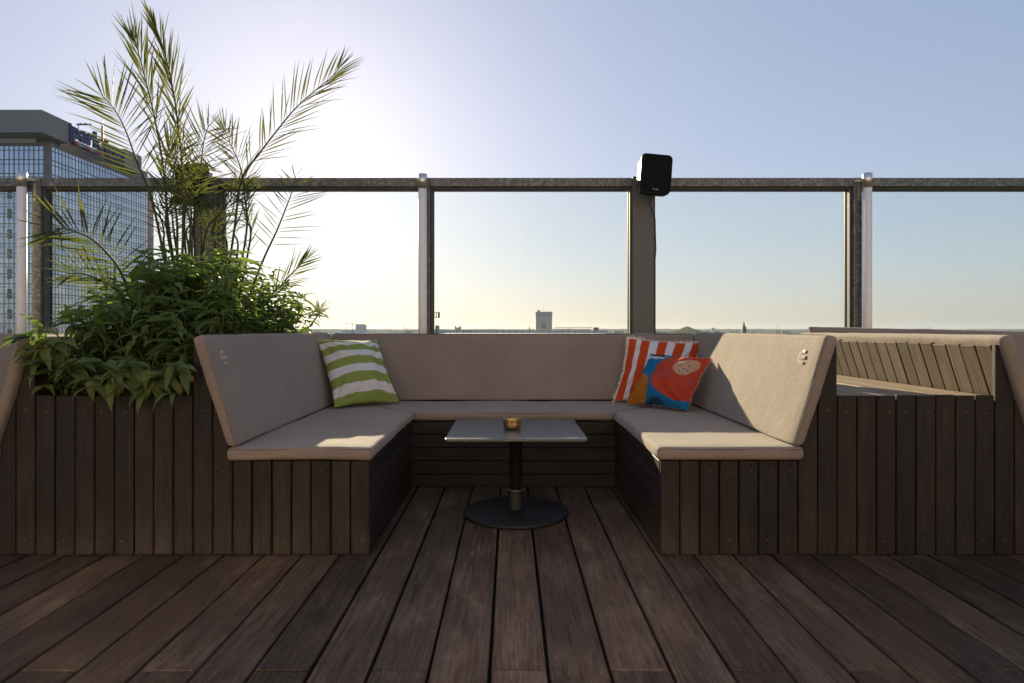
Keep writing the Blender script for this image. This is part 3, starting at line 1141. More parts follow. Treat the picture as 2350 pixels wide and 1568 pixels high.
# ------------------------------------------------------------------ loudspeakers on the columns
def speaker(cx_, cz_, Yc, label, roll, cable_x, yaw=0.0, tilt=-8):
    m = Matrix.Translation((cx_, Yc, cz_)) @ Matrix.Rotation(R(yaw), 4, 'Z') @ Matrix.Rotation(R(roll), 4, 'Y') @ Matrix.Rotation(R(tilt), 4, 'X')
    root = empty('loudspeaker', (cx_, Yc, cz_))
    tag(root, label, 'speaker', 'black loudspeakers on the screen columns')
    w, h, d = .236, .305, .15
    rr_ = rounded_rect(w, h, .035, 6)
    # body tapers towards the back; ribbed sides
    bm = bmesh.new()
    rings = []
    for (yy, k) in ((0, 1.0), (.02, 1.0), (.022, .985), (.03, .985), (.032, 1.0), (.05, .99), (.11, .90), (d, .74)):
        rings.append([bm.verts.new((a * k, yy, b * k)) for a, b in rr_])
    for a, b in zip(rings, rings[1:]):
        for i in range(len(a)): bm.faces.new((a[i], a[(i + 1) % len(a)], b[(i + 1) % len(a)], b[i]))
    bm.faces.new(rings[0]); bm.faces.new(rings[-1][::-1])
    obj('cabinet', bm_mesh('cabinet', bm), M['black'], root, m)
    rr2 = rounded_rect(w - .012, h - .012, .030, 6)
    me = prism_mesh('grille', [(a, b) for a, b in rr2], 'y', -.008, -.0005, .003, 2)
    gr = obj('grille', me, M['mesh_black'], root, m)
    t = fit_text('wordmark', 'Teufel', (-.022, -.0085, -h / 2 + .018), (1, 0, 0), (0, 0, 1), .044, .013, .001)
    obj('wordmark', t, M['print'], gr, m)
    # horizontal fins along the flanks
    for s_ in (-1, 1):
        bm = bmesh.new()
        for k in range(9):
            z0 = -.10 + k * .024
            bm_box(bm, s_ * w / 2 - .003, s_ * w / 2 + .003, .034, .105, z0, z0 + .014)
        obj('side_fins', bm_mesh('side_fins', bm), plain('black fin plastic', (.03, .03, .03), .22), root, m)
    # bracket to the column
    bm = bmesh.new()
    bm_box(bm, -.03, .03, d * .9, d + .09, -.03, .03)
    obj('wall_bracket', bm_mesh('wall_bracket', bm), M['black'], root, m)
    cab = [m @ Vector((.02, d + .02, -.03)), Vector((cx_ - .02, Yc + .14, cz_ - .20))]
    xe = cable_x
    cab += [Vector((xe, FY - .02, cz_ - .30)), Vector((xe + .002, FY - .02, cz_ - .42)), Vector((xe + .006, FY - .022, cz_ - .55)), Vector((xe, FY - .02, cz_ - .62)), Vector((xe, FY - .02, .9)), Vector((xe, FY - .02, .2))]
    obj('cable', tube_mesh('cable', cab, .0045, 6), M['rubber'], root)
    return root


c = at(1506, 398, 4.76)
speaker(c.x, c.z, 4.76, 'black loudspeaker tilted on the bare column above the pillows', 5.5, X(1502))
c = at(436, 420, 4.76)
speaker(c.x, c.z, 4.76, 'black loudspeaker on the left column, mostly hidden behind palm fronds', -3, X(444))

# small floodlight frame fixed outside the screen
c = at(1002, 723, 5.16)
fl = empty('floodlight', c)
tag(fl, 'small grey floodlight frame fixed outside the screen by the middle pole', 'lamp')
bm = bmesh.new()
for (a, b, c0, d0) in ((-.024, .024, .020, .024), (-.024, .024, -.024, -.020), (-.024, -.019, -.020, .020), (.012, .024, -.020, .020), (-.005, -.002, -.020, .020)):
    bm_box(bm, c.x + a, c.x + b, c.y - .01, c.y + .02, c.z + c0, c.z + d0)
obj('frame', bm_mesh('frame', bm), M['galv_l'], fl)
obj('stem', box_mesh('stem', c.x - .034, c.x - .0245, c.y - .06, c.y + .01, c.z - .19, c.z + .03), M['galv_l'], fl)

# ------------------------------------------------------------------ shrub in the planter
SOIL = .60
leaf_cols = [(0.0, (.065, .104, .040)), (0.35, (.112, .160, .056)), (0.65, (.155, .205, .070)), (0.90, (.20, .24, .075)), (1.0, (.28, .21, .04))]
M['leaf'] = leaf_mat('shrub leaf', leaf_cols, (.26, .38, .04), .42, .50)
M['leaf_mass'] = leaf_mat_pos('shrub leaves inside', leaf_cols[:4], (.26, .38, .04), .42, .50, 14)
M['stem'] = plain('shrub stem', (.06, .075, .03), .6, 0, .3)
M['dry_leaf'] = plain('yellowed leaf', (.42, .22, .03), .6, 0, .3)


def leaf_unit(droop, fold, wavy=0.0, wid=.30, nseg=6):
    """unit leaf along +y, length 1, up +z"""
    V, Fc = [], []
    for i in range(nseg + 1):
        t = i / nseg
        w = wid * .5 * (math.sin(math.pi * min(1, t * .97 + .03) ** .72)) * (1 - .25 * t)
        if i == nseg: w = .004
        if i == 0: w = .012
        y, z = t * math.cos(droop * t * .7), -droop * t * t * .55
        V += [(-w, y, z + fold * w * 1.6 + wavy * math.sin(t * 9) * .03), (0, y, z), (w, y, z + fold * w * 1.6 + wavy * math.sin(t * 9 + 1) * .03)]
    for i in range(nseg):
        a = i * 3
        Fc += [(a, a + 1, a + 4, a + 3), (a + 1, a + 2, a + 5, a + 4)]
    return mesh('leaf', V, Fc, True)


LEAVES = [leaf_unit(.5, .35, .4), leaf_unit(.9, .25, .7, .33), leaf_unit(.25, .5, .3, .28), leaf_unit(1.25, .3, .6, .31)]
for m_ in LEAVES: m_.materials.append(M['leaf'])


def basis(origin, fwd, up, s, sx=None):
    f = fwd.normalized()
    x = f.cross(up)
    if x.length < 1e-4: x = f.cross(Vector((1, .2, 0)))
    x.normalize()
    z = x.cross(f)
    sx = sx or s
    return Matrix(((x.x * sx, f.x * s, z.x * s, origin.x), (x.y * sx, f.y * s, z.y * s, origin.y), (x.z * sx, f.z * s, z.z * s, origin.z), (0, 0, 0, 1)))


env = [(20, 790), (60, 770), (120, 722), (180, 672), (250, 632), (330, 608), (430, 598), (540, 600), (620, 622), (680, 662), (740, 708), (775, 755), (900, 790)]


def v_top(u):
    for (a, va), (b, vb) in zip(env, env[1:]):
        if a <= u <= b: return va + (vb - va) * (u - a) / (b - a)
    return 800


rng = random.Random(21)
shrub = empty('leafy_shrub', ((XLo * 2 - 8 * P) / 2, 3.5, SOIL))
tag(shrub, 'dense dark green leafy shrub spilling over the plank planter', 'shrub')
stems, leaves = [], []
x0, x1 = XLo - 8 * P + .05, XLo - .05
for i in range(245):
    by = YF + .06 + (4.42 - YF - .06) * (rng.random() ** 1.15)
    bx = rng.uniform(x0, x1)
    if i >= 185:                                             # the left half stands thicker
        bx, by = rng.uniform(x0, x0 + .36), rng.uniform(YF + .12, 3.55)
    lx = rng.uniform(-.14, .14) + (.10 if bx > -1.5 and by > 3.2 else 0) + (-.12 if bx < -1.80 else 0)
    if by > 3.2 and rng.random() < .4: lx += rng.uniform(0, .16)
    ly = rng.uniform(-.12, .10)
    front = by < YF + .30
    if front: ly = rng.uniform(-.17, .02)
    tx, ty = bx + lx, by + ly
    u = CX + F * tx / ty
    zenv = H - (v_top(u) - V0) / F * ty
    k = (rng.uniform(.5, .99) if rng.random() < .8 else rng.uniform(.95, 1.13)) if not front else rng.uniform(.10, .95)
    tz = max(SOIL + .06, SOIL + (zenv - .03 - SOIL) * k)
    if front and rng.random() < .45: tz = rng.uniform(.64, .85)
    b, t = Vector((bx, by, SOIL - .02)), Vector((tx, ty, tz))
    mid = b.lerp(t, .55) + Vector((-lx * .35, -ly * .35, .04 + .05 * (tz - SOIL)))
    for _ in range(8):                                       # keep the stems clear of the cushion on the right
        pts = [b * (1 - q / 5) ** 2 + mid * 2 * (q / 5) * (1 - q / 5) + t * (q / 5) ** 2 for q in range(6)]
        over = [p_ for p_ in pts if p_.z < .97]
        sh = -1 if any(p_.x > XLo - .02 for p_ in over) else 1 if any(p_.x < XLo - 8 * P + .015 for p_ in over) else 0
        if sh == 0: break
        t.x += .05 * sh
        mid.x += .03 * sh
    stems.append(tube_mesh('stem', pts, [.0042 - .0006 * q for q in range(6)], 4))
    L = (t - b).length
    nn = max(4, int(L / .052))
    phi = rng.uniform(0, 6.28)
    for q in range(nn):
        w = .30 + .70 * (q + 1) / nn
        p = b * (1 - w) ** 2 + mid * 2 * w * (1 - w) + t * w * w
        tang = (mid - b).lerp(t - mid, w).normalized()
        cnt = 2 if q < nn - 1 else 4
        for c_ in range(cnt):
            a = phi + c_ * (2 * math.pi / cnt) + rng.uniform(-.4, .4)
            out = Vector((math.cos(a), math.sin(a), 0))
            lift = rng.uniform(-.25, .45) if q < nn - 1 else rng.uniform(.1, .8)
            d = (out + tang * lift).normalized()
            s = rng.uniform(.085, .145) * (1.0 if q < nn - 1 else .78)
            up = Vector((0, 0, 1)) + out * -.2 + Vector((rng.uniform(-.3, .3), rng.uniform(-.3, .3), 0))
            # a little petiole
            p2 = p + d * .012
            # keep clear of the cushions and of the front cladding
            zlow = min(p2.z, p2.z + d.z * s - s * .62)
            if p2.y > YF - .05 and zlow < .95:
                if p2.x > XLo - .015 or p2.x < XLo - 8 * P + .01: continue
                if p2.x + d.x * s > XLo - .02 or p2.x + d.x * s < XLo - 8 * P + .01:
                    d.x *= -1
                    if p2.x + d.x * s > XLo - .02 or p2.x + d.x * s < XLo - 8 * P + .01: d.x *= .2
            if p2.y + d.y * s < YF + .02 and (p2.z + d.z * s - s * .4) < PZ + .02 and p2.y > YF - .01: continue
            leaves.append((basis(p2, d, up, s, s * rng.uniform(.85, 1.2)), rng.choice(LEAVES), p2))
        phi += math.pi / 2 + rng.uniform(-.3, .3)
# leaf sprays hanging over the front edge
for (u, v) in ((338, 905), (300, 880), (210, 885), (255, 890), (160, 870), (120, 845), (385, 880), (420, 862), (100, 815), (92, 835), (110, 795), (130, 820), (150, 800), (95, 775), (70, 790), (85, 800), (175, 865), (270, 870), (310, 850), (400, 850), (360, 890), (240, 850), (180, 840), (345, 862)):
    p = at(u, v - 16, YF - .012 - rng.uniform(0, .03))
    for c_ in range(5):
        a = rng.uniform(0, 6.28)
        d = Vector((math.cos(a), -.35 - .3 * rng.random(), math.sin(a) * .6 - .25)).normalized()
        s = rng.uniform(.085, .135)
        leaves.append((basis(p, d, Vector((0, -.6, 1)), s, s * 1.1), rng.choice(LEAVES), p))
    stems.append(tube_mesh('stem', [p, p + Vector((.02, .06, .01)), Vector((p.x + .03, YF + .12, SOIL))], [.002, .003, .004], 4))
obj('stems', join_meshes('stems', [(m_, Matrix.Identity(4)) for m_ in stems]), M['stem'], shrub, kind='stuff')


def seen_size(it):
    m_, me_, p = it
    return m_.col[1].length / max(.5, p.y) * (1.25 if p.y < 3.2 else 1)


leaves.sort(key=seen_size, reverse=True)
near = leaves[:300]
rest = leaves[300:]
for m_, me_, p in near:
    obj('leaf', me_, None, shrub, m_)
obj('inner_leaves', join_meshes('inner_leaves', [(me_, m_) for m_, me_, p in rest]), M['leaf_mass'], shrub, kind='stuff').data.shade_smooth()
# a few yellowed leaves low at the front
dl = leaf_unit(.7, .3, .5, .42); dl.materials.append(M['dry_leaf'])
for (u, v, dx_, dz_) in ((412, 885, .1, -1), (388, 882, -1, -.1), (430, 880, .6, .3), (280, 893, -.3, -.5)):
    p = at(u, v - 6, YF + .028)
    obj('leaf', dl, None, shrub, basis(p, Vector((dx_, -.2, dz_)), Vector((0, -1, .3)), .06))

# ------------------------------------------------------------------ palm
M['frond'] = leaf_mat('palm leaflet', [(0, (.022, .042, .016)), (.5, (.045, .070, .020)), (.85, (.085, .10, .026)), (1, (.17, .12, .03))], (.24, .27, .04), .34, .62)
M['frond_mass'] = leaf_mat_pos('palm leaflets joined', [(0, (.022, .042, .016)), (.5, (.045, .070, .020)), (1, (.095, .10, .026))], (.24, .27, .04), .34, .62, 8)
M['frond_dry'] = leaf_mat('dry palm leaflet', [(0, (.09, .045, .02)), (.6, (.18, .09, .03)), (1, (.28, .17, .05))], (.4, .25, .05), .3, .6)
M['rachis'] = plain('palm rachis', (.060, .070, .028), .75, 0, .25, 30, .15)
M['rachis_dry'] = plain('dry palm rachis', (.13, .075, .035), .6, 0, .25)


def leaflet_unit(droop, fold):
    V, Fc = [], []
    ws = [.25, .8, 1.0, .8, .45, .02]
    for i, w in enumerate(ws):
        t = i / (len(ws) - 1)
        w *= .5
        z = -droop * t * t
        V += [(-w, t, z + fold * w), (0, t, z), (w, t, z + fold * w)]
    for i in range(len(ws) - 1):
        a = i * 3
        Fc += [(a, a + 1, a + 4, a + 3), (a + 1, a + 2, a + 5, a + 4)]
    return mesh('leaflet', V, Fc, True)


LFT = [leaflet_unit(.04, .018), leaflet_unit(.14, .018), leaflet_unit(-.06, .022), leaflet_unit(.28, .015)]
LFT_G = LFT
LFT_D = [m_.copy() for m_ in LFT]
for m_ in LFT_G: m_.materials.append(M['frond'])
for m_ in LFT_D: m_.materials.append(M['frond_dry'])

palm = empty('palm_plant', at(440, 690, 3.75) * 1.0)
pb = at(440, 700, 3.75)
palm_base = Vector((pb.x, pb.y, SOIL))
tag(palm, 'feathery potted palm with tall arching fronds rising from the planter', 'palm')
pr = random.Random(5)


def catmull(P_, n):
    out = []
    P2 = [P_[0] * 2 - P_[1]] + P_ + [P_[-1] * 2 - P_[-2]]
    segs = len(P_) - 1
    for k in range(n + 1):
        t = k / n * segs
        i = min(int(t), segs - 1)
        f = t - i
        a, b, c_, d = P2[i], P2[i + 1], P2[i + 2], P2[i + 3]
        out.append(.5 * ((2 * b) + (c_ - a) * f + (2 * a - 5 * b + 4 * c_ - d) * f * f + (3 * b - a - 3 * c_ + d) * f ** 3))
    return out


ALL_LFT = []


def frond(px_pts, Y0, Y1, n, lmax, ang0, ang1, start=.3, dry=False, wid=0.0104, tipang=12, sides=(1, 1), nrm=(0, -1, 0), droop_pick=(0, 1, 2), fromsoil=True, lift=0.0, jit=6):
    """px_pts: image trace from low to tip; depth runs Y0 -> Y1. leaflets leave at ang0 (low) .. ang1 (near tip) degrees from the rachis"""
    m_ = len(px_pts)
    pts = [at(u, v, Y0 + (Y1 - Y0) * i / (m_ - 1)) for i, (u, v) in enumerate(px_pts)]
    if fromsoil:
        pts = [Vector((palm_base.x + pr.uniform(-.06, .06), Y0 + pr.uniform(-.05, .05), SOIL))] + pts
    C = catmull(pts, 40)
    rad = [.0075 * (1 - .85 * i / 40) + .0008 for i in range(41)]
    fr = obj('frond', tube_mesh('rachis', C, rad, 6), M['rachis_dry'] if dry else M['rachis'], palm)
    N_ = Vector(nrm).normalized()
    for i in range(n):
        for s_ in (1, -1):
            if sides[0 if s_ > 0 else 1] < pr.random(): continue
            w = start + (1 - start) * ((i + .5 + .25 * s_ + pr.uniform(-.3, .3)) / n)
            w = min(w, .995)
            k = w * 40
            i0 = min(int(k), 39)
            p = C[i0].lerp(C[i0 + 1], k - i0)
            tg = (C[min(i0 + 1, 40)] - C[max(i0 - 1, 0)]).normalized()
            sd = tg.cross(N_).normalized() * s_
            q = (w - start) / (1 - start)
            ang = math.radians(ang0 + (ang1 - ang0) * q + pr.uniform(-jit, jit))
            if q > .93: ang *= .5
            d = tg * math.cos(ang) + sd * math.sin(ang) - N_ * pr.uniform(-.15, .38) + Vector((0, 0, lift))
            L = lmax * (.45 + .55 * math.sin(math.pi * min(1, q * .8 + .18))) * pr.uniform(.82, 1.12)
            up = (N_ * -1).lerp(sd * -1, .25) if True else N_
            mt = basis(p, d, N_ + Vector((pr.uniform(-.5, .5), 0, .4 + pr.uniform(-.3, .3))), L, wid * pr.uniform(.62, 1.05))
            # z scale must follow the length for droop, x carries the width
            ALL_LFT.append((mt, (LFT_D if dry else LFT_G)[pr.choice(droop_pick)], fr, L / p.y, dry))
    return fr


c1 = lambda L: [(x * .36, y * .36) for x, y in L]                       # traces taken from two enlargements
c2 = lambda L: [(x * .36, 470 + y * .36) for x, y in L]
frond(c1([(1090, 1560), (1045, 1100), (990, 770), (935, 540), (880, 330), (835, 210)]), 3.75, 3.95, 25, .38, 22, 9, .42, wid=0.0120)
frond(c1([(1165, 1560), (1160, 1050), (1140, 850), (1120, 680), (1085, 480), (1035, 290), (960, 110)]), 3.70, 3.80, 28, .32, 21, 7, .40, wid=0.0136, jit=9)
frond(c1([(1030, 1560), (960, 1250), (880, 1050), (800, 830), (730, 700), (650, 610)]), 3.65, 3.45, 26, .36, 58, 34, .42, wid=0.0112)
frond(c1([(1480, 1560), (1540, 1150), (1650, 985), (1760, 840), (1880, 695), (2000, 585), (2110, 495), (2170, 420)]), 4.0, 4.05, 34, .34, 48, 22, .30, sides=(1, .75), wid=0.0104, lift=.25)
frond(c1([(1620, 1800), (1690, 1630), (1765, 1470), (1825, 1320), (1862, 1220), (1885, 1120)]), 4.20, 4.45, 17, .30, 66, 45, .26, wid=0.0080, fromsoil=False)
frond(c2([(980, 780), (850, 620), (760, 410), (640, 265), (540, 195), (400, 150), (330, 165)]), 3.35, 2.95, 24, .27, 62, 28, .22, wid=0.0120, fromsoil=False)
frond(c2([(900, 700), (760, 560), (640, 480), (520, 440), (430, 440)]), 3.30, 3.05, 15, .20, 45, 20, .25, wid=0.0104, dry=False, fromsoil=False)
frond(c2([(1690, 620), (1790, 510), (1890, 410), (1960, 340)]), 4.25, 4.3, 13, .22, 34, 16, .15, wid=0.0104, fromsoil=False)
frond(c1([(1560, 1560), (1560, 1250), (1530, 1060), (1470, 920), (1420, 800)]), 4.05, 4.15, 26, .30, 42, 18, .32, wid=0.0088)
frond(c1([(1240, 1560), (1250, 1250), (1280, 1050), (1300, 900), (1330, 800)]), 3.9, 3.7, 22, .30, 62, 34, .30, wid=0.0096)
frond(c1([(1080, 1560), (1060, 1300), (1050, 1100), (1075, 950), (1100, 850)]), 3.85, 4.0, 20, .28, 35, 14, .25, wid=0.0128)
frond(c1([(1300, 1560), (1420, 1350), (1500, 1230), (1560, 1150)]), 3.95, 4.1, 20, .26, 40, 20, .2, wid=0.0088)
frond(c1([(1180, 1560), (1185, 1300), (1200, 1100), (1260, 1000), (1330, 990)]), 3.8, 3.6, 18, .20, 70, 50, .3, dry=False, wid=0.0072, droop_pick=(1, 3))
frond(c1([(1120, 1560), (1100, 1400), (1090, 1280), (1100, 1180)]), 3.9, 4.0, 20, .17, 80, 60, .1, dry=True, wid=0.0064, droop_pick=(1, 3))
frond(c1([(1370, 1560), (1390, 1420), (1450, 1300), (1530, 1260)]), 4.1, 4.3, 20, .22, 70, 40, .1, dry=False, wid=0.0072, droop_pick=(1, 3))
frond(c1([(1220, 1560), (1220, 1400), (1215, 1280), (1225, 1180), (1250, 1060)]), 3.85, 3.8, 26, .17, 78, 55, .1, dry=False, wid=0.0064)
frond(c1([(1590, 1560), (1580, 1420), (1570, 1300), (1590, 1180)]), 4.15, 4.25, 22, .18, 22, 10, .1, wid=0.0080)
frond(c2([(1972, 782), (2000, 742), (2028, 700), (2042, 655)]), 4.40, 4.45, 6, .13, 42, 25, .55, lift=.35, wid=0.0064, fromsoil=False)
frond(c1([(1130, 1560), (1120, 1330), (1105, 1150), (1125, 1000), (1190, 880)]), 3.6, 3.55, 24, .22, 55, 28, .3, wid=.0085, jit=14)
frond(c1([(1210, 1560), (1190, 1330), (1180, 1180), (1150, 1060), (1080, 960)]), 3.55, 3.5, 22, .20, 60, 30, .3, wid=.0085, jit=14)
for k in range(7):                                               # thin crowded stems in the heart of the palm
    a = 1050 + k * 75 + pr.uniform(-20, 20)
    frond(c1([(a + 20, 1640), (a + pr.uniform(-20, 20), 1480), (a + pr.uniform(-50, 60), 1340), (a + pr.uniform(-90, 110), 1180)]), 3.7 + .08 * k, 3.7 + .1 * k, 9, .16, 62, 40, .25,
          dry=(k == 2), wid=.0065, droop_pick=(0, 1, 3), jit=16)
ALL_LFT.sort(key=lambda t: -t[3])
for (mt, me_, fr, _, dry) in ALL_LFT[:300]:
    obj('leaflet', me_, None, fr, mt)
byfr = {}
for t in ALL_LFT[300:]: byfr.setdefault(t[2], []).append(t)
for fr, L_ in byfr.items():
    obj('small_leaflets', join_meshes('small_leaflets', [(t[1], t[0]) for t in L_]), M['frond_dry'] if L_[0][4] else M['frond_mass'], fr, kind='stuff')

# ------------------------------------------------------------------ hotel tower
HX, HY1, HY2 = -138.4, 190.0, 244.7
HT = .95 + 428 / F * HY1
hotel = empty('tower_block', (HX, HY1, GROUND_Z))
tag(hotel, 'tall glass tower block with blue rooftop letters behind the palm', 'building')
M['h_wall'] = plain('grey brown facade frame', (.19, .175, .17), .6, 0, .1, .3)
M['h_dark'] = plain('grey penthouse wall', (.26, .25, .24), .7, 0, .15, .5)


def hotel_glass(name):
    t = NT(name)
    v, rnd = t.ocoord((1, 1, 1))
    c = t.ramp(rnd, [(0, (.36, .44, .56)), (.75, (.48, .56, .66)), (1, (.56, .62, .68))])
    return t.done(t.bsdf(c, .10, None, .85, .8).outputs[0])


M['h_glass'] = hotel_glass('blue facade glass')
M['h_panel'] = plain('dark facade panel', (.05, .05, .055), .5)
obj('wall', box_mesh('wall', HX - 60, HX, HY1, HY2, GROUND_Z, HT), M['h_wall'], hotel)
# corner pilasters
obj('corner_pier', box_mesh('corner_pier', HX - 1.6, HX + .35, HY1 - .35, HY1 + .6, GROUND_Z, HT + .3), M['h_wall'], hotel)
obj('corner_pier', box_mesh('corner_pier', HX - 1.0, HX + .35, HY2 - 2.6, HY2 + .2, GROUND_Z, HT + .3), M['h_wall'], hotel)


def window_mesh(name, w, h):
    """local: x along facade, z up, outward -y; glass set in bars"""
    bm = bmesh.new()
    bm_box(bm, 0, w, -.05, 0, 0, h)
    for f in bm.faces: f.material_index = 0
    n0 = len(bm.faces)
    bm_box(bm, w / 2 - .09, w / 2 + .09, -.16, -.051, 0, h)
    bm_box(bm, 0, w, -.18, -.052, h * .68, h * .68 + .17)
    bm.faces.ensure_lookup_table()
    for f in bm.faces[n0:]: f.material_index = 1
    return bm_mesh(name, bm)


BW, SH = 2.98, 3.01
wins = []
wm1 = window_mesh('window', BW - .42, SH - .34)
wm2 = window_mesh('window', BW - .42, 4.2 - .34)
for m_ in (wm1, wm2):
    m_.materials.append(M['h_glass']); m_.materials.append(M['h_wall'])
pm = box_mesh('window', .1, BW - .6, -.06, 0, 0.1, SH - .5); pm.materials.append(M['h_panel'])
z = HT - .9
rows = []
for r in range(26):
    h = 4.2 if r < 2 else SH
    z -= h
    rows.append((z, h, r))
for (z, h, r) in rows:
    for b in range(8):                                            # front, towards the camera
        x = HX - 1.7 - (b + 1) * BW
        me_ = wm2 if r < 2 else wm1
        if b == 3 and r >= 2 and r % 1 == 0:
            me_ = wm1
        m4 = Matrix.Translation((x + .2, HY1, z + .17))
        wins.append((m4, me_, (HX - x) * 0 + HY1))
        if b == 4 and r >= 3:
            dark = box_mesh('dark_panel', 0, 1.15, -.02, 0, 0, SH * .48) if 'DP' not in globals() else None
    for b in range(17):                                           # long side, facing the deck's axis
        y = HY1 + .75 + b * BW
        me_ = wm2 if r < 2 else wm1
        m4 = Matrix(((0, -1, 0, HX), (1, 0, 0, y + .2), (0, 0, 1, z + .17), (0, 0, 0, 1)))
        wins.append((m4, me_, y))
vis = [w_ for w_ in wins if H - (w_[0].translation.z - H) / w_[0].translation.y * F * 0 and V0 - (w_[0].translation.z - H) / w_[0].translation.y * F < 790
       and CX + F * w_[0].translation.x / w_[0].translation.y > -30]
vis_ids = set(id(w_) for w_ in vis)
vis.sort(key=lambda w_: w_[2])
keep = vis[:300]
kid = set(id(w_) for w_ in keep)
for (m4, me_, _) in keep:
    obj('window', me_, None, hotel, m4)
restw = [w_ for w_ in wins if id(w_) not in kid]
jm = join_meshes('far_windows', [(w_[1], w_[0]) for w_ in restw])
idx = []
for w_ in restw: idx += [p.material_index for p in w_[1].polygons]
jm.materials.append(M['h_glass']); jm.materials.append(M['h_wall'])
jm.polygons.foreach_set('material_index', idx)
obj('far_windows', jm, None, hotel, kind='stuff')
# chequered dark panels on the front
dpm = box_mesh('dark_panel', 0, 1.2, -.03, 0, 0, SH * .42); dpm.materials.append(M['h_panel'])
for (z, h, r) in rows[3:22]:
    xq = (18 - CX) / F * HY1
    obj('dark_panel', dpm, None, hotel, Matrix.Translation((xq + (1.3 if r % 2 else 0) * 0, HY1 - .20, z + (.2 if r % 2 else 1.5))))
# recessed top storey and crown
obj('penthouse', box_mesh('penthouse', HX - 60, HX - 1.2, HY1 + 1.6, HY2 - 1.2, HT, HT + 4.4), M['h_dark'], hotel)
obj('parapet', box_mesh('parapet', HX - 60, HX - 4.5, HY1 + .2, HY1 + 1.4, HT + .05, HT + 2.4), plain('pale parapet', (.55, .56, .57), .6), hotel)
KX = HX + 1.9
KY = KX * F / (96 - CX)
zt_ = H + 504 / F * KY
zb_ = H + 452 / F * KY
KYa, KYb, KYe = KX * F / (157.7 - CX), KX * F / (287 - CX), KX * F / (325 - CX)


def ribbed(name):
    t = NT(name)
    v, _ = t.ocoord(jitter=False)
    sp = t.n("ShaderNodeSeparateXYZ"); t.l(v, sp.inputs[0])
    w = t.math('FRACT', t.math('MULTIPLY', sp.outputs[2], 2.6))
    c = t.ramp(w, [(0.0, (.19, .185, .195)), (.25, (.33, .325, .335)), (.8, (.37, .365, .375)), (1.0, (.19, .185, .195))])
    return t.done(t.bsdf(c, .5, t.bump(w, .6, .2), .3, .4).outputs[0])


M['ribbed'] = ribbed('ribbed metal cladding')
crown = obj('crown', box_mesh('crown', HX - 60, KX, KY, KYa, zb_, zt_), M['ribbed'], hotel)
obj('crown_end', box_mesh('crown_end', HX - 40, KX, KYb, KYe, zb_, zt_), M['ribbed'], hotel)
obj('crown_back', box_mesh('crown_back', HX - 40, HX - 25, KYa, KYb, zb_, zt_ - 5.2), M['h_dark'], hotel)
M['h_blue'] = plain('dark blue sign letters', (.022, .03, .12), .45)
sx = KX + .05


def sgn(name, body, u0, u1, zlo, zhi, depth, mat, bold=0.0):
    y0, y1 = KX * F / (u0 - CX), KX * F / (u1 - CX)
    me_ = fit_text(name, body, (sx, y0, zlo), (0, 1, 0), (0, 0, 1), y1 - y0, zhi - zlo, depth, 0, bold)
    return obj(name, me_, mat, hotel)


zl0 = H + 437 / F * (KX * F / (166 - CX))
sgn('sign_letters', 'park', 163, 234, zl0 - 1.4, zt_ + .9, .8, M['h_blue'], .035)
sgn('sign_letters', 'inn', 239, 285, zl0 + .25, zt_ - .2, .8, M['h_blue'], .035)
obj('sign_edge', box_mesh('sign_edge', KX - .5, KX + .3, KYa + .05, KYa + 1.0, zl0 - 1.4, zt_ - .1), M['h_blue'], hotel)
sq = [(.33, .05, .06), (.42, .20, .17), (.05, .27, .24), (.10, .08, .20)]
y0, y1 = KX * F / (166 - CX), KX * F / (233 - CX)
for k in range(10):
    a, b = y0 + (y1 - y0) * k / 10, y0 + (y1 - y0) * (k + 1) / 10
    c_ = sq[k % 4]
    obj('colour_square', box_mesh('colour_square', KX - .5, KX + .9, a, b - .05, zl0 - 1.75, zl0 - .45), plain('sign square', c_, .6), hotel)
sgn('sign_letters', 'by', 234, 243, zl0 - 2.2, zl0 - .5, .4, M['h_panel'])
sgn('sign_letters', 'Radisson', 246, 284, zl0 - 2.3, zl0 - .35, .4, M['h_panel'])
obj('sign_wall', box_mesh('sign_wall', HX - 30, HX - .8, KYa, KYb, HT, zl0 - .5), M['h_dark'], hotel)
# roof mast and antenna boom
mx_, my_ = (235 - CX) / F * 232, 232
M['mast'] = plain('orange red mast paint', (.45, .09, .03), .5)
obj('roof_mast', lathe_mesh('roof_mast', [(1.0, zb_), (.9, zb_ + 8), (.45, zb_ + 9), (.35, zb_ + 17), (.12, zb_ + 18), (.1, zb_ + 26)], 10, mx_, my_), M['mast'], hotel)
bmx = bmesh.new()
ab = at(192, 287, 222)
bm_box(bmx, ab.x - 2.6, ab.x + 2.6, ab.y, ab.y + .15, ab.z - .1, ab.z + .1)
for q in range(8): bm_box(bmx, ab.x - 2.4 + q * .65, ab.x - 2.2 + q * .65, ab.y - .5, ab.y + .6, ab.z + .1, ab.z + .3 + .15 * (q % 3))
bm_box(bmx, ab.x - 2.0, ab.x - 1.8, ab.y, ab.y + .15, zb_ - 1, ab.z)
obj('antenna', bm_mesh('antenna', bmx), M['h_panel'], hotel)

# ------------------------------------------------------------------ skyline
def far_box(u0, u1, v, Y, name, label, cat, col, depth=None, parts=None):
    x0, x1 = (u0 - CX) / F * Y, (u1 - CX) / F * Y
    zt2 = H - (v - V0) / F * Y
    root = empty(name, ((x0 + x1) / 2, Y, GROUND_Z))
    tag(root, label, cat)
    d = depth or (x1 - x0)
    mt = plain(name + ' wall', col, .7, 0, .06, .05)
    obj('wall', box_mesh('wall', x0, x1, Y, Y + d, GROUND_Z, zt2), mt, root)
    return root, x0, x1, zt2, mt


DK = plain('dark roof plant', (.10, .10, .11), .8)
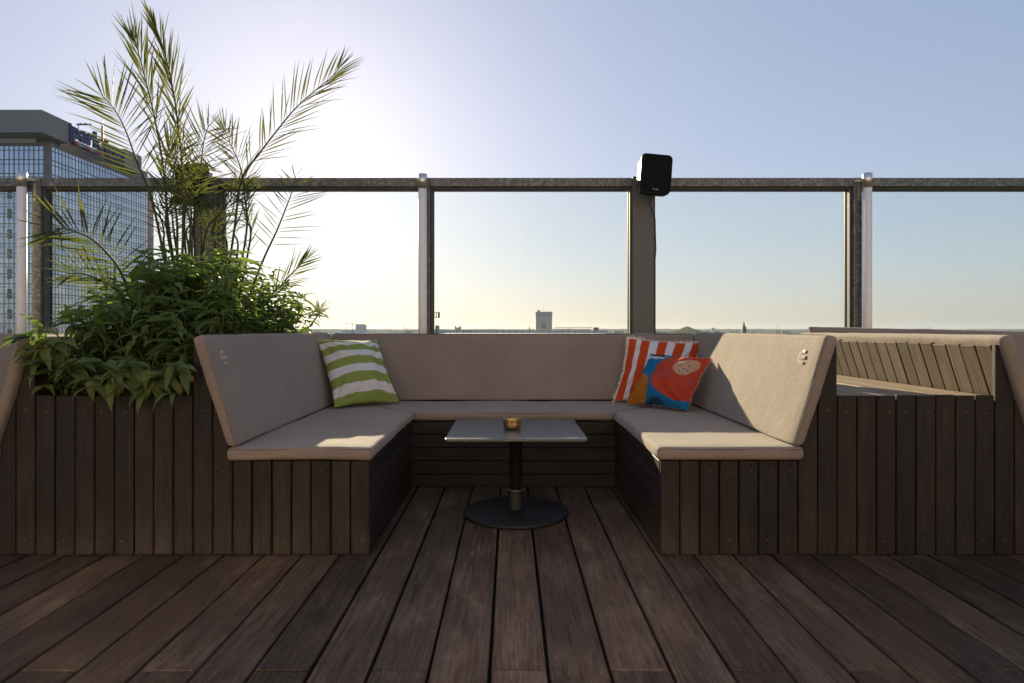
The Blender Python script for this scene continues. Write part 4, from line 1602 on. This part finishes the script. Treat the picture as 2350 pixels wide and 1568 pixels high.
# white slab with windows bands
r_, x0, x1, z1, mt = far_box(816, 836.5, 745.5, 2600, 'apartment_tower', 'white square tower block far behind the left pane', 'building', (.50, .52, .55))
obj('roof_edge', box_mesh('roof_edge', x0 - .5, x1 + .5, 2599.5, 2601, z1 + .02, z1 + 1.5), DK, r_)
r_, x0, x1, z1, mt = far_box(785, 809, 757.5, 3200, 'office_slab', 'low pale office slab left of the white tower block', 'building', (.42, .46, .50))
# hospital tower
Y = 1500
r_, x0, x1, z1, mt = far_box(1229.7, 1267, 716, Y, 'hospital_tower', 'grey tower block with green square behind the middle pane', 'building', (.36, .38, .42))
obj('crown_band', box_mesh('crown_band', x0 - .6, x1 + .6, Y - .6, Y + 6, H - (728 - V0) / F * Y, z1 + .4), plain('band grey', (.30, .32, .36), .7), r_)
g0, g1 = at(1241.6, 754, Y), at(1255.6, 742, Y)
obj('sign_frame', box_mesh('sign_frame', g0.x, g1.x, Y - .4, Y - .05, g0.z, g1.z), plain('pale frame', (.5, .52, .5), .7), r_)
bmx = bmesh.new()
for q in range(4):
    hh = (g1.z - g0.z) / 4
    bm_box(bmx, g0.x + .9, g1.x - .9 - (q % 2), Y - .8, Y - .41, g0.z + q * hh + .6, g0.z + (q + 1) * hh - .2)
obj('green_sign', bm_mesh('green_sign', bmx), plain('green sign', (.10, .17, .07), .7), r_)
obj('roof_box', box_mesh('roof_box', *[(u - CX) / F * Y for u in (1234, 1239)], Y + 2, Y + 8, z1 + .5, z1 + 4.5), DK, r_)
obj('roof_mast', box_mesh('roof_mast', *[(u - CX) / F * Y for u in (1248, 1248.4)], Y + 2, Y + 2.4, z1 + .5, z1 + 17), DK, r_)


def spire(u, v_tip, v_base, halfw, Y, label, col=(.08, .08, .085)):
    x = (u - CX) / F * Y
    zt2, zb2 = H - (v_tip - V0) / F * Y, H - (v_base - V0) / F * Y
    hw = halfw / F * Y
    root = empty('church_tower', (x, Y, GROUND_Z))
    tag(root, label, 'church')
    mt = plain('church stone', col, .8, 0, .2, .2)
    obj('tower', box_mesh('tower', x - hw, x + hw, Y, Y + 2 * hw, GROUND_Z, zb2), mt, root)
    bm = bmesh.new()
    base = [bm.verts.new((x + a * hw * 1.05, Y + hw + b * hw * 1.05, zb2)) for a, b in ((-1, -1), (1, -1), (1, 1), (-1, 1))]
    zm = zb2 + (zt2 - zb2) * .18
    mid = [bm.verts.new((x + a * hw * .72, Y + hw + b * hw * .72, zm)) for a, b in ((-1, -1), (1, -1), (1, 1), (-1, 1))]
    tip = bm.verts.new((x, Y + hw, zt2))
    for i in range(4):
        bm.faces.new((base[i], base[(i + 1) % 4], mid[(i + 1) % 4], mid[i]))
        bm.faces.new((mid[i], mid[(i + 1) % 4], tip))
    bm.faces.new(base[::-1])
    obj('spire', bm_mesh('spire', bm), plain('spire slate', tuple(c * .8 for c in col), .7), root)
    for a in (-1, 1):
        obj('pinnacle', lathe_mesh('pinnacle', [(hw * .16, zb2 + .01), (hw * .14, zb2 + hw * .9), (.05, zb2 + hw * 1.6)], 6, x + a * hw * .82, Y + .2 * hw, False), mt, root)


spire(1708.5, 735, 756, 4.6, 1300, 'dark church spire on the horizon in the pane right of the speaker', (.055, .055, .06))
spire(1215, 746, 756, 1.5, 2200, 'thin church spire left of the grey hospital tower')
spire(811, 759, 766, 1.4, 1500, 'tiny dark spire in front of the white tower block')
# silo
Y = 3000
x = (1636.5 - CX) / F * Y
r_ = empty('silo_tower', (x, Y, GROUND_Z))
tag(r_, 'small white silo tower left of the dark church spire', 'tower')
obj('shaft', lathe_mesh('shaft', [(7, GROUND_Z), (7.2, H + .8 / F * Y - 12), (9.4, H + 1.2 / F * Y), (9.4, H + 2.2 / F * Y)], 20, x, Y), plain('white silo', (.6, .6, .58), .7), r_)
obj('rim', lathe_mesh('rim', [(9.7, H + 2.25 / F * Y), (9.7, H + 3.0 / F * Y)], 20, x, Y), DK, r_)
# gatehouse with two towers
Y = 2300
r_, x0, x1, z1, mt = far_box(1044, 1058, 754, Y, 'twin_tower_hall', 'small hall with two stub towers right of the middle pole', 'building', (.30, .33, .36))
for (a, b) in ((1044, 1046.6), (1055.4, 1058)):
    obj('stub_tower', box_mesh('stub_tower', (a - CX) / F * Y, (b - CX) / F * Y, Y - 3, Y + 3, GROUND_Z, H + 8 / F * Y), mt, r_)
obj('gable', prism_mesh('gable', [(x0 + 4, z1), (x1 - 4, z1), (x1 - 6, z1 + 5), (x0 + 6, z1 + 3)], 'y', Y, Y + 10), mt, r_)


def crane(u, v_top_, v_base, u0, u1, Y, label):
    x = (u - CX) / F * Y
    zt2 = H - (v_top_ - V0) / F * Y
    root = empty('tower_crane', (x, Y, GROUND_Z))
    tag(root, label, 'crane', 'tower cranes over the far city')
    mt = plain('crane steel', (.32, .26, .20), .7)
    w = .35 / F * Y
    obj('mast', box_mesh('mast', x - w, x + w, Y - w, Y + w, GROUND_Z, zt2), mt, root)
    obj('jib', box_mesh('jib', (u0 - CX) / F * Y, (u1 - CX) / F * Y, Y - w, Y + w, zt2 + .05, zt2 + 2 * w), mt, root)
    obj('cab', box_mesh('cab', x + w, x + 3.5 * w, Y - 1.5 * w, Y + 1.5 * w, zt2 - 4 * w, zt2 - w), mt, root)


crane(795.5, 742.5, 770, 790, 812, 2400, 'thin tower crane left of the white tower block, leftmost')
crane(808.8, 744, 770, 803, 842, 2500, 'thin tower crane close beside the white tower block')
crane(926, 746.5, 765, 923, 934, 2600, 'taller thin crane in the pane left of the middle pole')
crane(932.5, 753.5, 768, 930, 941, 2700, 'lower thin crane in the pane left of the middle pole')
# masts on the right
for (u, vt, Y, lb) in ((1783, 748, 3500, 'thin radio mast above the hills right of the church spire'),
                       (2124.5, 748, 1800, 'left one of two slanted thin masts at the far right'),
                       (2132.5, 748.5, 1800, 'right one of two slanted thin masts at the far right')):
    x = (u - CX) / F * Y
    zt2 = H - (vt - V0) / F * Y
    w = .35 / F * Y
    lean = {2124.5: -2.5, 2132.5: 4.0}.get(u, 0) / F * Y
    r_ = empty('radio_mast', (x, Y, GROUND_Z))
    tag(r_, lb, 'mast', 'thin masts on the horizon')
    obj('pole', tube_mesh('pole', [(x, Y, GROUND_Z), (x, Y, zt2 - 10), (x + lean, Y, zt2)], [w * 1.2, w, w * .6], 5), DK, r_)
    obj('arm', box_mesh('arm', x - 2 * w, x + 2 * w, Y - w, Y + w, zt2 - 11, zt2 - 9.8), DK, r_)

# neighbouring roof terrace with a glass balustrade
Y = 62.0
nr = empty('neighbour_roof', (0, Y, GROUND_Z))
tag(nr, 'neighbouring roof terrace with a pale glass balustrade behind the middle pane', 'building')
xa, xb = (1003 - CX) / F * Y, (1396 - CX) / F * Y
zr = H - (766 - V0) / F * Y
obj('wall', box_mesh('wall', xa, xb, Y, Y + 22, GROUND_Z, zr), plain('pale roof edge', (.48, .50, .52), .7), nr)
zb2, zt2 = zr + .02, H - (758.3 - V0) / F * Y
M['milk'] = plain('pale blue balustrade panel', (.36, .42, .47), .3, 0, .05)
npan = 26
for k in range(npan):
    w = (xb - xa) / npan
    obj('panel', box_mesh('panel', xa + k * w + .03, xa + (k + 1) * w - .03, Y + .1, Y + .12, zb2 + .04, zt2), M['milk'], nr)
    obj('post', box_mesh('post', xa + k * w - .02, xa + k * w + .02, Y + .06, Y + .10, zb2, zt2 + .06), M['galv_l'], nr)
obj('upper_glass', box_mesh('upper_glass', xa, (1320 - CX) / F * Y, Y + .14, Y + .15, zb2, H + 1.0 / F * Y), M['glass'], nr)
for k in range(17):
    u = 1274 + k * 5.0
    a, b = (u - CX) / F * (Y + 6), (u + 3.6 - CX) / F * (Y + 6)
    zc = H + 4.6 / F * (Y + 6)
    obj('shade_slat', box_mesh('shade_slat', a, b, Y + 6, Y + 7.2, zc - .02, zc + .03), DK, nr)
    obj('slat_post', box_mesh('slat_post', a + .03, a + .06, Y + 6.5, Y + 6.53, zr, zc - .025), M['galv_l'], nr)
obj('roof_hut', box_mesh('roof_hut', (1362 - CX) / F * (Y + 8), (1374 - CX) / F * (Y + 8), Y + 8, Y + 10, zr, H + 4.4 / F * (Y + 8)), DK, nr)
obj('roof_hut', box_mesh('roof_hut', (999 - CX) / F * (Y + 2), (1003.5 - CX) / F * (Y + 2), Y + 2, Y + 4, GROUND_Z, H + 9 / F * (Y + 2)), M['galv_l'], nr)

# far city as one mass, wooded ridge
rg = random.Random(11)
bm = bmesh.new()
for k in range(5200):
    d = 900 + 10500 * rg.random() ** .8
    a = rg.uniform(-.95, .95)
    x = d * a
    w, dp = rg.uniform(12, 60), rg.uniform(12, 40)
    hh = rg.uniform(14, 27)
    if rg.random() < .03: hh = rg.uniform(30, 55)
    bm_box(bm, x - w / 2, x + w / 2, d, d + dp, GROUND_Z - .5, GROUND_Z + hh)
t = NT('far city walls')
v, _ = t.ocoord((.01, .01, .0), jitter=False)
cc = t.ramp(t.noise(v, 1.2, 3), [(.3, (.10, .11, .11)), (.5, (.22, .21, .20)), (.62, (.07, .10, .06)), (.8, (.34, .33, .32))])
mt = t.done(t.bsdf(cc, 1.0, None, 0, 0.0).outputs[0])
tag(obj('distant_city', bm_mesh('distant_city', bm), mt), 'hazy low city roofs spreading to the horizon', 'city', kind='stuff')


def ridge(Y, u0, u1, base_v, amp, seed, extra=None):
    V, Fc = [], []
    n = 260
    for i in range(n + 1):
        u = u0 + (u1 - u0) * i / n
        vv = base_v - amp * (.5 + .5 * noise.noise(Vector((u * .006, seed, 0)))) - .5 * amp * noise.noise(Vector((u * .05, seed, 4)))
        if extra: vv -= extra(u)
        x = (u - CX) / F * Y
        zt2 = H - (vv - V0) / F * Y
        V += [(x, Y - 500, GROUND_Z - .5), (x, Y, zt2), (x, Y + 700, GROUND_Z - .5)]
        if i:
            b = (i - 1) * 3
            Fc += [(b, b + 3, b + 4, b + 1), (b + 1, b + 4, b + 5, b + 2)]
    return mesh('hills', V, Fc)


woods = plain('wooded hills', (.035, .055, .03), 1.0, 0, .5, .01, 0.0)
obj('hills', ridge(10500, -400, 2700, 756.5, 2.2, 1.3), woods, kind='structure')
obj('park_hill', ridge(3600, 1500, 1660, 764, 1.2, 5.1, lambda u: 9.5 * math.exp(-((u - 1577) / 16.0) ** 2) + 4 * math.exp(-((u - 1580) / 42.0) ** 2)), woods, kind='structure')

# ------------------------------------------------------------------ air between here and the far city
hz = obj('haze', box_mesh('haze', -14500, 14500, -1200, 15200, GROUND_Z - 2, 96), None, kind='stuff')
t = NT('haze')
pv = t.n("ShaderNodeVolumePrincipled")
pv.inputs['Color'].default_value = (.66, .80, 1.0, 1)
pv.inputs['Density'].default_value = 1.8e-5
pv.inputs['Anisotropy'].default_value = 0.3
t.l(pv.outputs[0], t.out.inputs['Volume'])
hz.data.materials.append(t.m)
